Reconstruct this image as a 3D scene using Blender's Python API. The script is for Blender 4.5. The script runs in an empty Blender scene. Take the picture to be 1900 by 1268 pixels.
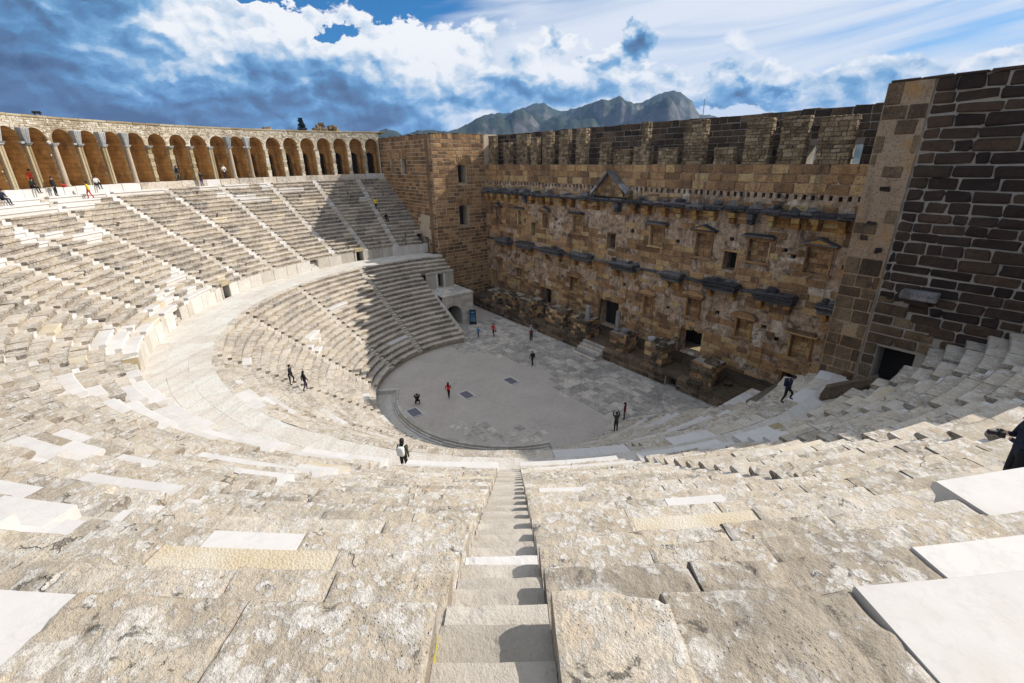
import bpy, math, random
import numpy as np
from math import radians, sin, cos, pi, hypot, atan2
from mathutils import Vector, Matrix

# ------------------------------------------------------------------ camera
scene = bpy.context.scene
COL = scene.collection
CAM = np.array([35.43, -25.79, 20.81])
YAW, PIT, ROL, FPX = 143.63, -21.34, -0.92, 866.29          # degrees, focal length in pixels of a 1900 px wide frame
_y, _p, _r = map(radians, (YAW, PIT, ROL))
FW = np.array([cos(_p)*cos(_y), cos(_p)*sin(_y), sin(_p)])
_rt = np.array([sin(_y), -cos(_y), 0.0]); _up = np.cross(_rt, FW)
RT = _rt*cos(_r)+_up*sin(_r); UP = -_rt*sin(_r)+_up*cos(_r)
cam_d = bpy.data.cameras.new('camera'); cam = bpy.data.objects.new('camera', cam_d); COL.objects.link(cam)
cam_d.sensor_width = 36.0; cam_d.lens = 36.0*FPX/1900.0
cam_d.clip_start = 0.05; cam_d.clip_end = 20000
cam.matrix_world = Matrix(((RT[0], UP[0], -FW[0], CAM[0]), (RT[1], UP[1], -FW[1], CAM[1]), (RT[2], UP[2], -FW[2], CAM[2]), (0, 0, 0, 1)))
scene.camera = cam

# ------------------------------------------------------------------ node helper
class NT:
    def __init__(s, tree): s.t = tree; s.n = tree.nodes; s.l = tree.links
    def add(s, typ, **kw):
        n = s.n.new(typ)
        for k, v in kw.items(): setattr(n, k, v)
        return n
    def put(s, sock, v):
        if v is None: return
        if isinstance(v, (int, float)): sock.default_value = v
        elif isinstance(v, (tuple, list)):
            if len(v) == 3 and sock.type == 'RGBA': v = tuple(v)+(1.0,)
            sock.default_value = v
        else: s.l.new(v, sock)
    def m(s, op, a, b=None, c=None, clamp=False):
        n = s.add('ShaderNodeMath', operation=op, use_clamp=clamp)
        s.put(n.inputs[0], a); s.put(n.inputs[1], b); s.put(n.inputs[2], c)
        return n.outputs[0]
    def vm(s, op, a, b=None, scale=None):
        n = s.add('ShaderNodeVectorMath', operation=op)
        s.put(n.inputs[0], a); s.put(n.inputs[1], b)
        if scale is not None: s.put(n.inputs['Scale'], scale)
        return n.outputs['Value'] if op in ('DOT_PRODUCT', 'LENGTH') else n.outputs['Vector']
    def noise(s, vec, scale, detail=5, rough=0.6, dist=0.0, out='Fac', lac=2.0):
        n = s.add('ShaderNodeTexNoise'); n.noise_dimensions = '3D'
        s.put(n.inputs['Vector'], vec); s.put(n.inputs['Scale'], scale); s.put(n.inputs['Detail'], detail)
        s.put(n.inputs['Roughness'], rough); s.put(n.inputs['Distortion'], dist); s.put(n.inputs['Lacunarity'], lac)
        return n.outputs[out]
    def voro(s, vec, scale, feature='F1', rand=1.0, out='Distance'):
        n = s.add('ShaderNodeTexVoronoi'); n.feature = feature
        s.put(n.inputs['Vector'], vec); s.put(n.inputs['Scale'], scale); s.put(n.inputs['Randomness'], rand)
        return n.outputs[out]
    def sm(s, v, a, b, lo=0.0, hi=1.0):
        n = s.add('ShaderNodeMapRange', interpolation_type='SMOOTHSTEP')
        s.put(n.inputs['Value'], v); s.put(n.inputs['From Min'], a); s.put(n.inputs['From Max'], b)
        s.put(n.inputs['To Min'], lo); s.put(n.inputs['To Max'], hi)
        return n.outputs[0]
    def mix(s, f, a, b, mode='MIX'):
        n = s.add('ShaderNodeMix', data_type='RGBA', blend_type=mode)
        s.put(n.inputs[0], f); s.put(n.inputs[6], a); s.put(n.inputs[7], b)
        return n.outputs[2]
    def ramp(s, f, stops):
        n = s.add('ShaderNodeValToRGB'); e = n.color_ramp.elements
        while len(e) < len(stops): e.new(0.5)
        for i, (p, c) in enumerate(stops): e[i].position = p; e[i].color = tuple(c)+(1.0,)
        s.put(n.inputs[0], f)
        return n.outputs[0]
    def xyz(s, v):
        n = s.add('ShaderNodeSeparateXYZ'); s.put(n.inputs[0], v); return n.outputs
    def comb(s, x, y, z):
        n = s.add('ShaderNodeCombineXYZ'); s.put(n.inputs[0], x); s.put(n.inputs[1], y); s.put(n.inputs[2], z); return n.outputs[0]

# ------------------------------------------------------------------ sun, sky, exposure
SUN_H = radians(70.5)                      # heading of the sun in the ground plane, from +X towards +Y
SUN_E = radians(36.3)
sdir = Vector((cos(SUN_E)*cos(SUN_H), cos(SUN_E)*sin(SUN_H), sin(SUN_E)))
sun_d = bpy.data.lights.new('sun', 'SUN'); sun_d.energy = 3.9; sun_d.angle = radians(0.53); sun_d.color = (1.0, 0.955, 0.89)
sun = bpy.data.objects.new('sun', sun_d); COL.objects.link(sun); sun.location = sdir*400
sun.rotation_euler = sdir.to_track_quat('Z', 'Y').to_euler()

world = bpy.data.worlds.new('World'); scene.world = world; world.use_nodes = True
w = NT(world.node_tree); w.n.clear()
sky = w.add('ShaderNodeTexSky', sky_type='NISHITA'); sky.sun_disc = False
sky.sun_elevation = SUN_E; sky.sun_rotation = pi/2-SUN_H; sky.air_density = 1.0; sky.dust_density = 0.6; sky.ozone_density = 2.5
dirv = w.add('ShaderNodeTexCoord').outputs['Generated']
_h = radians(YAW)
dR = w.vm('DOT_PRODUCT', dirv, (sin(_h), -cos(_h), 0.0)); dF = w.vm('DOT_PRODUCT', dirv, (cos(_h), sin(_h), 0.0)); dZ = w.xyz(dirv)[2]
U = w.m('MULTIPLY', w.m('ARCTAN2', dR, dF), 57.29578)        # degrees along the horizon
V = w.m('MULTIPLY', w.m('ARCSINE', dZ), 57.29578)            # degrees above it
def total(*xs):
    r = xs[0]
    for x in xs[1:]: r = w.m('ADD', r, x)
    return r
uvv = w.comb(w.m('MULTIPLY', U, 0.085), w.m('MULTIPLY', V, 0.125), 0.0)
wn = w.xyz(w.vm('SUBTRACT', w.noise(uvv, 2.6, 5, 0.62, out='Color'), (0.5, 0.5, 0.5)))
UW = w.m('ADD', U, w.m('MULTIPLY', wn[0], 9.0)); VW = w.m('ADD', V, w.m('MULTIPLY', wn[1], 6.0))
def blob(u0, v0, su, sv, amp):
    a = w.m('DIVIDE', w.m('SUBTRACT', UW, u0), su); b = w.m('DIVIDE', w.m('SUBTRACT', VW, v0), sv)
    return w.m('MULTIPLY', w.m('EXPONENT', w.m('MULTIPLY', w.m('ADD', w.m('MULTIPLY', a, a), w.m('MULTIPLY', b, b)), -1.0)), amp)
cv = w.vm('ADD', uvv, w.vm('SCALE', w.comb(wn[0], wn[1], 0.0), scale=0.30))
def cumulus(vec):
    p1 = w.m('SUBTRACT', 0.62, w.voro(vec, 2.3)); p2 = w.m('SUBTRACT', 0.62, w.voro(vec, 5.7))
    return total(w.m('MULTIPLY', w.noise(vec, 1.15, 7, 0.58), 0.70), w.m('MULTIPLY', p1, 0.22), w.m('MULTIPLY', p2, 0.07), 0.10)
n1 = cumulus(cv)
n2 = cumulus(w.vm('ADD', cv, (0.035, 0.075, 0.0)))          # the same cloud, a step towards the sun
relief = w.m('SUBTRACT', n1, n2)
lowmass = w.noise(w.vm('ADD', uvv, (3.1, 7.7, 0.0)), 0.9, 3, 0.5)
# where the heavy bank stands: filling the left, sinking into a chain of cumulus to the right
band = total(w.sm(U, 6.0, -12.0, 0.0, 0.36), w.sm(V, 11.5, 4.0, 0.0, 0.15), w.sm(V, 17.0, 12.5, -0.24, 0.0),
             blob(-10.5, 14.4, 5.5, 1.0, -0.60), blob(-23.5, 14.6, 4.5, 0.9, -0.55), blob(-17.2, 12.3, 1.6, 0.7, -0.45),
             blob(12.4, 11.0, 3.0, 2.2, 0.58), blob(10.6, 8.8, 2.4, 1.8, 0.40), blob(5.4, 11.8, 2.2, 1.2, 0.40), blob(5.0, 7.4, 5.0, 2.4, 0.30), blob(25.6, 6.6, 3.4, 1.4, 0.34),
             blob(35.0, 6.3, 5.5, 1.2, 0.26), blob(44.5, 6.9, 2.4, 1.5, 0.30), blob(-7.5, 8.5, 5.0, 3.4, 0.16), blob(16.5, 6.4, 8.0, 1.8, 0.22), blob(20.0, 12.0, 5.0, 3.0, -0.12))
dens = total(n1, band)
cover = w.sm(dens, 0.585, 0.665)
core = w.sm(dens, 0.62, 0.95)
# light: white where the cloud thins or turns to the sun, blue grey where it is deep, darkest low on the left
shade = total(0.72, w.m('MULTIPLY', relief, 3.6), w.m('MULTIPLY', w.m('SUBTRACT', lowmass, 0.5), 1.35), w.m('MULTIPLY', core, -0.18),
              w.sm(U, -46.0, -4.0, -0.24, 0.12), w.sm(V, 3.0, 12.5, -0.15, 0.13), blob(-46.0, 7.0, 9.0, 4.5, -0.12), blob(-33.0, 3.4, 15.0, 1.5, -0.16),
              blob(12.4, 11.0, 1.9, 1.6, -0.40), blob(10.4, 9.2, 1.3, 1.4, -0.28), blob(5.0, 11.6, 1.3, 1.0, -0.30), blob(24.4, 6.9, 1.0, 0.8, -0.30), blob(27.3, 6.1, 1.2, 0.9, -0.34), blob(-7.5, 10.4, 4.0, 2.4, 0.24), blob(-24.5, 11.4, 6.5, 2.0, 0.30), blob(-14.0, 11.0, 4.0, 2.0, 0.22), blob(-40, 11.6, 4.5, 1.0, 0.25),
              blob(1.0, 6.4, 7.0, 1.8, -0.10), blob(9.0, 6.5, 3.0, 1.4, -0.14))
cloudcol = w.ramp(shade, [(0.0, (0.040, 0.060, 0.125)), (0.20, (0.080, 0.140, 0.260)), (0.38, (0.105, 0.255, 0.475)), (0.56, (0.21, 0.42, 0.68)), (0.74, (0.58, 0.70, 0.83)), (0.95, (1.0, 1.0, 1.0))])
# thin bright veil over the right half, thickened overhead out of view as fill
veilv = w.comb(w.m('MULTIPLY', w.m('ADD', U, w.m('MULTIPLY', V, -2.2)), 0.045), w.m('MULTIPLY', w.m('ADD', V, w.m('MULTIPLY', U, -0.10)), 0.32), 0.3)
veiln = w.noise(veilv, 1.0, 5, 0.5, 0.7)
veil = w.m('MULTIPLY', w.sm(total(veiln, w.sm(U, -14.0, 4.0, -0.30, 0.16), w.sm(U, 24.0, 42.0, 0.0, -0.09), w.sm(V, 14.0, 28.0, 0.0, 0.32), w.sm(V, 7.0, 2.0, 0.0, 0.25)), 0.26, 0.66), 0.95)
bg_sky = w.mix(1.0, sky.outputs[0], (0.016, 0.066, 0.108), 'MULTIPLY')
c1 = w.mix(veil, bg_sky, (0.84, 0.88, 0.95))
c2 = w.mix(cover, c1, cloudcol)
under = w.sm(dZ, -0.02, 0.0)
c3 = w.mix(under, (0.25, 0.24, 0.22), c2)
bg = w.add('ShaderNodeBackground'); w.put(bg.inputs[0], c3); bg.inputs[1].default_value = 0.64
wo = w.add('ShaderNodeOutputWorld'); w.l.new(bg.outputs[0], wo.inputs[0])

vs = scene.view_settings
scene.display_settings.display_device = 'sRGB'
vs.view_transform = 'Standard'; vs.look = 'None'; vs.gamma = 1.0; vs.exposure = 0.64
try: vs.use_curve_mapping = False
except Exception: pass
scene.cycles.max_bounces = 6; scene.cycles.diffuse_bounces = 4; scene.cycles.glossy_bounces = 2
scene.cycles.use_denoising = True

# ------------------------------------------------------------------ geometry helpers
rng = np.random.default_rng(7); random.seed(7)
def project(P):
    d = np.asarray(P, float)-CAM
    z = d@FW
    zz = np.where(z > 0.05, z, 0.05)
    return np.stack([950+FPX*(d@RT)/zz, 634-FPX*(d@UP)/zz], -1), z
def px_area(V):
    q, z = project(V)
    if z.max() < 0.3: return 0.0
    x0, x1 = max(q[:, 0].min(), 0), min(q[:, 0].max(), 1900); y0, y1 = max(q[:, 1].min(), 0), min(q[:, 1].max(), 1268)
    return max(0.0, x1-x0)*max(0.0, y1-y0)
def hsh(i):
    s = np.sin(i*12.9898+4.1)*43758.5453
    return s-np.floor(s)
def vnoise(P, seed=0.0):
    P = np.asarray(P, float)+seed*17.31; I = np.floor(P); F = P-I; F = F*F*(3-2*F); out = 0
    for dx in (0, 1):
        for dy in (0, 1):
            for dz in (0, 1):
                wgt = (F[:, 0] if dx else 1-F[:, 0])*(F[:, 1] if dy else 1-F[:, 1])*(F[:, 2] if dz else 1-F[:, 2])
                out = out+wgt*hsh((I[:, 0]+dx)*1.0+(I[:, 1]+dy)*57.0+(I[:, 2]+dz)*131.0)
    return out*2-1
def fbm(P, oct=4, seed=0.0, gain=0.5):
    P = np.asarray(P, float); a, f, s = 1.0, 1.0, 0
    for o in range(oct): s = s+a*vnoise(P*f, seed+o); a *= gain; f *= 2.03
    return s

def link(name, me, parent=None, loc=(0, 0, 0)):
    o = bpy.data.objects.new(name, me); COL.objects.link(o); o.location = loc
    if parent is not None: o.parent = parent
    return o
def empty(name, loc=(0, 0, 0), rz=0.0):
    o = bpy.data.objects.new(name, None); COL.objects.link(o); o.location = loc; o.rotation_euler = (0, 0, rz); o.empty_display_size = 0.2
    return o
def tag(o, label=None, cat=None, group=None, kind=None):
    if label: o['label'] = label
    if cat: o['category'] = cat
    if group: o['group'] = group
    if kind: o['kind'] = kind
    return o
def wloc(o):
    v = Vector((0, 0, 0))
    while o is not None: v = v+Vector(o.location); o = o.parent
    return v
def mesh(name, V, F, mats, parent=None, mi=None, rnd=None, smooth=False, kind=None, uv=None, centre=True):
    """one mesh object from world-space vertices; parents carry no rotation here"""
    V = np.asarray(V, float)
    c = V.mean(0) if centre else np.zeros(3)
    me = bpy.data.meshes.new(name)
    me.from_pydata((V-c).tolist(), [], F if isinstance(F, list) else F.tolist())
    for m_ in (mats if isinstance(mats, (list, tuple)) else [mats]): me.materials.append(m_)
    if mi is not None: me.polygons.foreach_set('material_index', np.asarray(mi, np.int32))
    a = me.attributes.new('rnd', 'FLOAT', 'POINT')
    r = np.full(len(V), rng.random() if rnd is None else 0.0) if np.isscalar(rnd) or rnd is None else np.asarray(rnd)
    if np.isscalar(rnd): r = np.full(len(V), rnd)
    a.data.foreach_set('value', r.astype(np.float32))
    if uv is not None:
        ul = me.uv_layers.new(name='UVMap'); ul.data.foreach_set('uv', np.asarray(uv, np.float32).ravel())
    if smooth: me.polygons.foreach_set('use_smooth', np.ones(len(me.polygons), bool))
    me.update()
    pl = np.array(wloc(parent)) if parent is not None else np.zeros(3)
    o = link(name, me, parent, tuple(c-pl))
    if kind: o['kind'] = kind
    return o

class MB:
    """collects pieces of one mesh"""
    def __init__(s): s.V = []; s.F = []; s.M = []; s.R = []; s.n = 0
    def add(s, V, F, mi=0, rnd=None):
        V = np.asarray(V, float)
        s.V.append(V); s.F += [[i+s.n for i in f] for f in F]
        s.M += list(mi) if isinstance(mi, (list, tuple, np.ndarray)) else [mi]*len(F)
        s.R.append(np.full(len(V), random.random() if rnd is None else rnd)); s.n += len(V)
    def build(s, name, mats, parent=None, **kw):
        if not s.n: return None
        return mesh(name, np.concatenate(s.V), s.F, mats, parent, mi=s.M, rnd=np.concatenate(s.R), **kw)

# chamfered box template
_cs = [(x, y, z) for x in (-1, 1) for y in (-1, 1) for z in (-1, 1)]
_id = {}
_tv = []
for c_ in _cs:
    for a_ in range(3): _id[(c_, a_)] = len(_tv); _tv.append((c_, a_))
def _mk():
    F = []
    P = np.array([[c[i]*(1.0 if i == a else 0.7) for i in range(3)] for c, a in _tv])
    def put(f):
        n = np.zeros(3)
        for i in range(len(f)): n += np.cross(P[f[i]], P[f[(i+1) % len(f)]])
        if n@P[f].mean(0) < 0: f = f[::-1]
        F.append(list(f))
    for a in range(3):
        for s in (-1, 1):
            o = [i for i in range(3) if i != a]; f = []
            for (p, q) in ((-1, -1), (1, -1), (1, 1), (-1, 1)):
                c = [0]*3; c[a] = s; c[o[0]] = p; c[o[1]] = q; f.append(_id[(tuple(c), a)])
            put(f)
    for a in range(3):
        for b in range(a+1, 3):
            c3 = 3-a-b
            for sa in (-1, 1):
                for sb in (-1, 1):
                    def cc(sc):
                        c = [0]*3; c[a] = sa; c[b] = sb; c[c3] = sc; return tuple(c)
                    put([_id[(cc(-1), a)], _id[(cc(1), a)], _id[(cc(1), b)], _id[(cc(-1), b)]])
    for c in _cs: put([_id[(c, 0)], _id[(c, 1)], _id[(c, 2)]])
    return F
CF = _mk()
_sg = np.array([c for c, a in _tv], float); _ax = np.array([a for c, a in _tv])
def cbox(c8, bev, jit=0.0):
    """chamfered hexahedron; c8 ordered x-major as _cs; bev in metres"""
    c8 = np.asarray(c8, float)
    L = np.array([np.linalg.norm(c8[4]-c8[0]), np.linalg.norm(c8[2]-c8[0]), np.linalg.norm(c8[1]-c8[0])])
    b = np.minimum(2*bev/np.maximum(L, 1e-4), 0.8)
    T = _sg.copy()
    for a in range(3):
        T[:, a] *= np.where(_ax == a, 1.0, 1.0-b[a])
    W = [(1-T)/2, (1+T)/2]; out = np.zeros((24, 3))
    for k, c in enumerate(_cs):
        wt = W[(c[0]+1)//2][:, 0]*W[(c[1]+1)//2][:, 1]*W[(c[2]+1)//2][:, 2]
        out += wt[:, None]*c8[k]
    if jit: out += rng.normal(0, jit, out.shape)
    return out, CF
def hexa(x0, x1, y0, y1, z0, z1): return np.array([(x, y, z) for x in (x0, x1) for y in (y0, y1) for z in (z0, z1)], float)
def polar8(a0, a1, r0, r1, z0, z1):
    """hexahedron between two angles (degrees) and two radii round the origin"""
    return np.array([(r*cos(radians(a)), r*sin(radians(a)), z) for a in (a0, a1) for r in (r0, r1) for z in (z0, z1)], float)
def box_obj(name, x0, x1, y0, y1, z0, z1, mat, parent=None, bev=0.02, jit=0.0, rnd=None, kind=None):
    V, F = cbox(hexa(x0, x1, y0, y1, z0, z1), bev, jit); return mesh(name, V, F, mat, parent, rnd=rnd, kind=kind)
def emit(parent, name, pieces, mats, limit=300, stuff=None, vis=None):
    """pieces: (V, F, mi, rnd). The limit that show largest become parts, the rest one joined part."""
    ar = np.array([px_area(p[0])*(1.0 if vis is None else vis[i]) for i, p in enumerate(pieces)])
    order = np.argsort(-ar); keep = set(int(i) for i in order[:limit] if ar[i] > 25)
    rest = MB()
    for i, (V, F, mi, r) in enumerate(pieces):
        if i in keep: mesh(name, V, F, mats, parent, mi=mi if isinstance(mi, (list, np.ndarray)) else [mi]*len(F), rnd=r)
        else: rest.add(V, F, mi, r)
    if rest.n: rest.build(stuff or name+'_courses', mats, parent, kind='stuff')
def lathe(prof, n=14, c=(0, 0, 0), jit=0.0):
    V = []; F = []
    for (r, z) in prof:
        for i in range(n):
            a = 2*pi*i/n; V.append((c[0]+r*cos(a), c[1]+r*sin(a), c[2]+z))
    for j in range(len(prof)-1):
        for i in range(n): F.append([j*n+i, j*n+(i+1) % n, (j+1)*n+(i+1) % n, (j+1)*n+i])
    F.append(list(range(n))[::-1]); F.append([(len(prof)-1)*n+i for i in range(n)])
    V = np.array(V)
    if jit: V = V+rng.normal(0, jit, V.shape)
    return V, F
def tube(p, q, r, n=8):
    p, q = np.array(p, float), np.array(q, float); d = q-p; d /= np.linalg.norm(d)
    a = np.cross(d, (0, 0, 1.0)); a = np.array([1.0, 0, 0]) if np.linalg.norm(a) < 1e-3 else a/np.linalg.norm(a); b = np.cross(d, a)
    V = [c+r*(cos(2*pi*i/n)*a+sin(2*pi*i/n)*b) for c in (p, q) for i in range(n)]
    F = [[i, (i+1) % n, n+(i+1) % n, n+i] for i in range(n)]+[list(range(n))[::-1], [n+i for i in range(n)]]
    return np.array(V), F

# ------------------------------------------------------------------ materials
MATS = {}
def newmat(name):
    m = bpy.data.materials.new(name); m.use_nodes = True
    t = NT(m.node_tree); t.n.clear()
    b = t.add('ShaderNodeBsdfPrincipled'); o = t.add('ShaderNodeOutputMaterial'); t.l.new(b.outputs[0], o.inputs[0])
    b.inputs['Roughness'].default_value = 0.9; b.inputs['Specular IOR Level'].default_value = 0.25
    MATS[name] = m
    return m, t, b
def pos_rnd(t):
    g = t.add('ShaderNodeNewGeometry'); a = t.add('ShaderNodeAttribute'); a.attribute_name = 'rnd'
    off = t.m('MULTIPLY', a.outputs['Fac'], 37.0)
    p = t.vm('ADD', g.outputs['Position'], t.comb(off, t.m('MULTIPLY', off, 0.6), t.m('MULTIPLY', off, 1.3)))
    return g, g.outputs['Position'], p, a.outputs['Fac']
def bump(t, b, h, strength=0.6, dist=0.02):
    n = t.add('ShaderNodeBump'); n.inputs['Strength'].default_value = strength; n.inputs['Distance'].default_value = dist
    t.put(n.inputs['Height'], h); t.l.new(n.outputs[0], b.inputs['Normal'])
def plain(name, col, rough=0.7, var=0.15, scale=8.0, metal=0.0, bmp=0.0):
    m, t, b = newmat(name)
    g, p, pr, r = pos_rnd(t)
    n = t.noise(pr, scale, 4)
    f = t.m('ADD', t.m('MULTIPLY', t.m('SUBTRACT', n, 0.5), 2*var), 1.0)
    c = t.vm('SCALE', tuple(col), scale=f)
    t.l.new(c, b.inputs['Base Color']); b.inputs['Roughness'].default_value = rough; b.inputs['Metallic'].default_value = metal
    if bmp: bump(t, b, n, 0.5, bmp)
    return m

def seat_mat(name, front=False):
    m, t, b = newmat(name)
    g, p, pr, r = pos_rnd(t)
    big = t.noise(p, 0.35, 3, 0.55); n2 = t.noise(pr, 1.9, 7, 0.66, 0.3); n3 = t.noise(pr, 14.0, 6, 0.7); n4 = t.noise(p, 60.0, 3, 0.7)
    f = t.m('ADD', t.m('ADD', t.m('MULTIPLY', n2, 0.75), t.m('MULTIPLY', r, 0.42)), t.m('MULTIPLY', t.m('SUBTRACT', big, 0.5), 0.55))
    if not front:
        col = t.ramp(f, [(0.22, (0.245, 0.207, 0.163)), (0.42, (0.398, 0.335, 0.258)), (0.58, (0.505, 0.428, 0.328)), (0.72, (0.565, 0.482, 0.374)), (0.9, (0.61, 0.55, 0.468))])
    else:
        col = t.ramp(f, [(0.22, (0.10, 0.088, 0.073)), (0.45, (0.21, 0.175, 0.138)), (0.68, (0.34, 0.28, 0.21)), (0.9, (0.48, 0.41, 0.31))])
    col = t.mix(t.m('MULTIPLY', t.sm(n3, 0.50, 0.72), 0.45), col, (0.13, 0.115, 0.095))
    # rust tinge
    col = t.mix(t.m('MULTIPLY', t.sm(t.noise(pr, 1.1, 4, 0.6), 0.58, 0.74), 0.34), col, (0.50, 0.33, 0.17))
    # pale lichen rosettes: round colonies of two sizes, with ragged rims
    jit = t.vm('ADD', pr, t.vm('SCALE', t.vm('SUBTRACT', t.noise(pr, 11.0, 5, 0.7, out='Color'), (0.5, 0.5, 0.5)), scale=0.15))
    v1 = t.voro(jit, 3.6); v2 = t.voro(jit, 8.5)
    where = t.noise(pr, 0.85, 4, 0.6)
    k1 = t.m('MULTIPLY', t.sm(v1, 0.40, 0.28), t.sm(where, 0.41, 0.53)); k2 = t.m('MULTIPLY', t.sm(v2, 0.42, 0.30), t.sm(where, 0.38, 0.53))
    crust = t.sm(t.noise(pr, 2.3, 10, 0.74, 0.35), 0.515, 0.575)
    lich = t.m('MAXIMUM', t.m('MAXIMUM', k1, k2), t.m('MULTIPLY', crust, 0.8))
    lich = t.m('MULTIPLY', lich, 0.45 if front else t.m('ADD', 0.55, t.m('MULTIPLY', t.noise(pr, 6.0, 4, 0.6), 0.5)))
    lc = t.mix(t.sm(n3, 0.35, 0.6), (0.46, 0.42, 0.37), (0.71, 0.68, 0.635))
    col = t.mix(lich, col, lc)
    brown = t.sm(t.noise(pr, 0.9, 6, 0.68, 0.5), 0.52, 0.66)
    col = t.mix(t.m('MULTIPLY', brown, t.m('SUBTRACT', 0.4, t.m('MULTIPLY', lich, 0.35))), col, (0.335, 0.265, 0.185))
    wv_ = t.vm('ADD', pr, t.vm('SCALE', t.vm('SUBTRACT', t.noise(pr, 3.0, 5, 0.65, out='Color'), (0.5, 0.5, 0.5)), scale=0.5))
    crack = t.m('MULTIPLY', t.sm(t.voro(wv_, 0.75, 'DISTANCE_TO_EDGE'), 0.014, 0.002), t.sm(t.noise(pr, 1.3, 3, 0.5), 0.58, 0.64))
    col = t.mix(t.m('MULTIPLY', crack, 0.6), col, (0.06, 0.05, 0.04))
    pits = t.m('MULTIPLY', t.sm(t.voro(pr, 26.0), 0.22, 0.08), t.sm(t.noise(pr, 2.2, 5, 0.6), 0.50, 0.62))
    col = t.mix(t.m('MULTIPLY', pits, 0.45), col, (0.10, 0.085, 0.07))
    # black lichen flecks
    grey = t.sm(t.noise(p, 0.55, 6, 0.65, 0.4), 0.53, 0.68)
    col = t.mix(t.m('MULTIPLY', grey, 0.36), col, (0.20, 0.18, 0.155))
    dk = t.m('MULTIPLY', t.sm(t.noise(pr, 4.3, 9, 0.74, 0.4), 0.585, 0.65), 0.8)
    col = t.mix(dk, col, (0.055, 0.05, 0.045))
    col = t.mix(t.m('MULTIPLY', t.sm(n4, 0.45, 0.7), 0.3), col, (0.20, 0.18, 0.15))
    t.l.new(col, b.inputs['Base Color']); b.inputs['Roughness'].default_value = 0.95
    h = t.m('ADD', t.m('ADD', t.m('MULTIPLY', n2, 0.8), t.m('MULTIPLY', n3, 0.5)), t.m('ADD', t.m('MULTIPLY', lich, 0.12), t.m('MULTIPLY', n4, 0.16)))
    h = t.m('SUBTRACT', h, t.m('ADD', t.m('MULTIPLY', crack, 0.7), t.m('MULTIPLY', pits, 0.35)))
    bump(t, b, h, 1.0, 0.055)
    return m
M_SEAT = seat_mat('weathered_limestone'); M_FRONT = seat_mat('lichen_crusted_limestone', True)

def white_mat():
    m, t, b = newmat('new_white_limestone')
    g, p, pr, r = pos_rnd(t)
    n = t.noise(pr, 2.0, 6, 0.65); n2 = t.noise(pr, 30.0, 3)
    col = t.ramp(t.m('ADD', t.m('MULTIPLY', n, 0.7), t.m('MULTIPLY', r, 0.3)), [(0.2, (0.48, 0.45, 0.415)), (0.5, (0.565, 0.535, 0.505)), (0.8, (0.61, 0.585, 0.555))])
    col = t.mix(t.m('MULTIPLY', t.sm(t.noise(pr, 5.0, 8, 0.7), 0.58, 0.68), 0.25), col, (0.44, 0.40, 0.34))
    vn = t.noise(t.vm('ADD', pr, t.vm('SCALE', t.vm('SUBTRACT', t.noise(pr, 1.5, 4, 0.6, out='Color'), (0.5, 0.5, 0.5)), scale=1.4)), 1.1, 4, 0.6)
    col = t.mix(t.m('MULTIPLY', t.sm(t.m('ABSOLUTE', t.m('SUBTRACT', vn, 0.5)), 0.03, 0.0), 0.22), col, (0.42, 0.40, 0.38))
    col = t.mix(t.m('MULTIPLY', t.sm(t.noise(p, 0.8, 6, 0.65), 0.48, 0.68), 0.22), col, (0.48, 0.43, 0.36))
    t.l.new(col, b.inputs['Base Color']); b.inputs['Roughness'].default_value = 0.8; bump(t, b, t.m('ADD', n, t.m('MULTIPLY', n2, .4)), 0.3, 0.01)
    return m
M_WHITE = white_mat()
def yellow_mat():
    m, t, b = newmat('pitted_yellow_travertine')
    g, p, pr, r = pos_rnd(t)
    n = t.noise(pr, 1.3, 5, 0.6); v = t.voro(pr, 38.0); n3 = t.noise(pr, 20, 4, .7)
    col = t.ramp(n, [(0.3, (0.50, 0.40, 0.26)), (0.5, (0.53, 0.46, 0.35)), (0.7, (0.58, 0.525, 0.435))])
    col = t.mix(t.m('MULTIPLY', t.sm(v, 0.26, 0.12), t.sm(n, 0.62, 0.42)), col, (0.34, 0.22, 0.09))
    t.l.new(col, b.inputs['Base Color']); bump(t, b, t.m('ADD', v, n3), 0.5, 0.015)
    return m
M_YEL = yellow_mat()
def step_mat():
    m, t, b = newmat('worn_step_limestone')
    g, p, pr, r = pos_rnd(t)
    n = t.noise(pr, 1.6, 5, 0.6); n3 = t.noise(pr, 28.0, 4, 0.75); n4 = t.noise(pr, 70, 3, .8)
    col = t.ramp(t.m('ADD', t.m('MULTIPLY', n, 0.7), t.m('MULTIPLY', r, 0.3)), [(0.25, (0.34, 0.30, 0.25)), (0.5, (0.46, 0.41, 0.345)), (0.75, (0.55, 0.50, 0.43))])
    col = t.mix(t.m('MULTIPLY', t.sm(n3, 0.5, 0.72), 0.4), col, (0.24, 0.21, 0.17))
    col = t.mix(t.m('MULTIPLY', t.sm(n4, 0.56, 0.7), 0.4), col, (0.66, 0.63, 0.58))
    t.l.new(col, b.inputs['Base Color']); bump(t, b, t.m('ADD', t.m('ADD', n, t.m('MULTIPLY', n3, .5)), t.m('MULTIPLY', n4, .25)), 0.9, 0.03)
    return m
M_STEP = step_mat()

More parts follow.
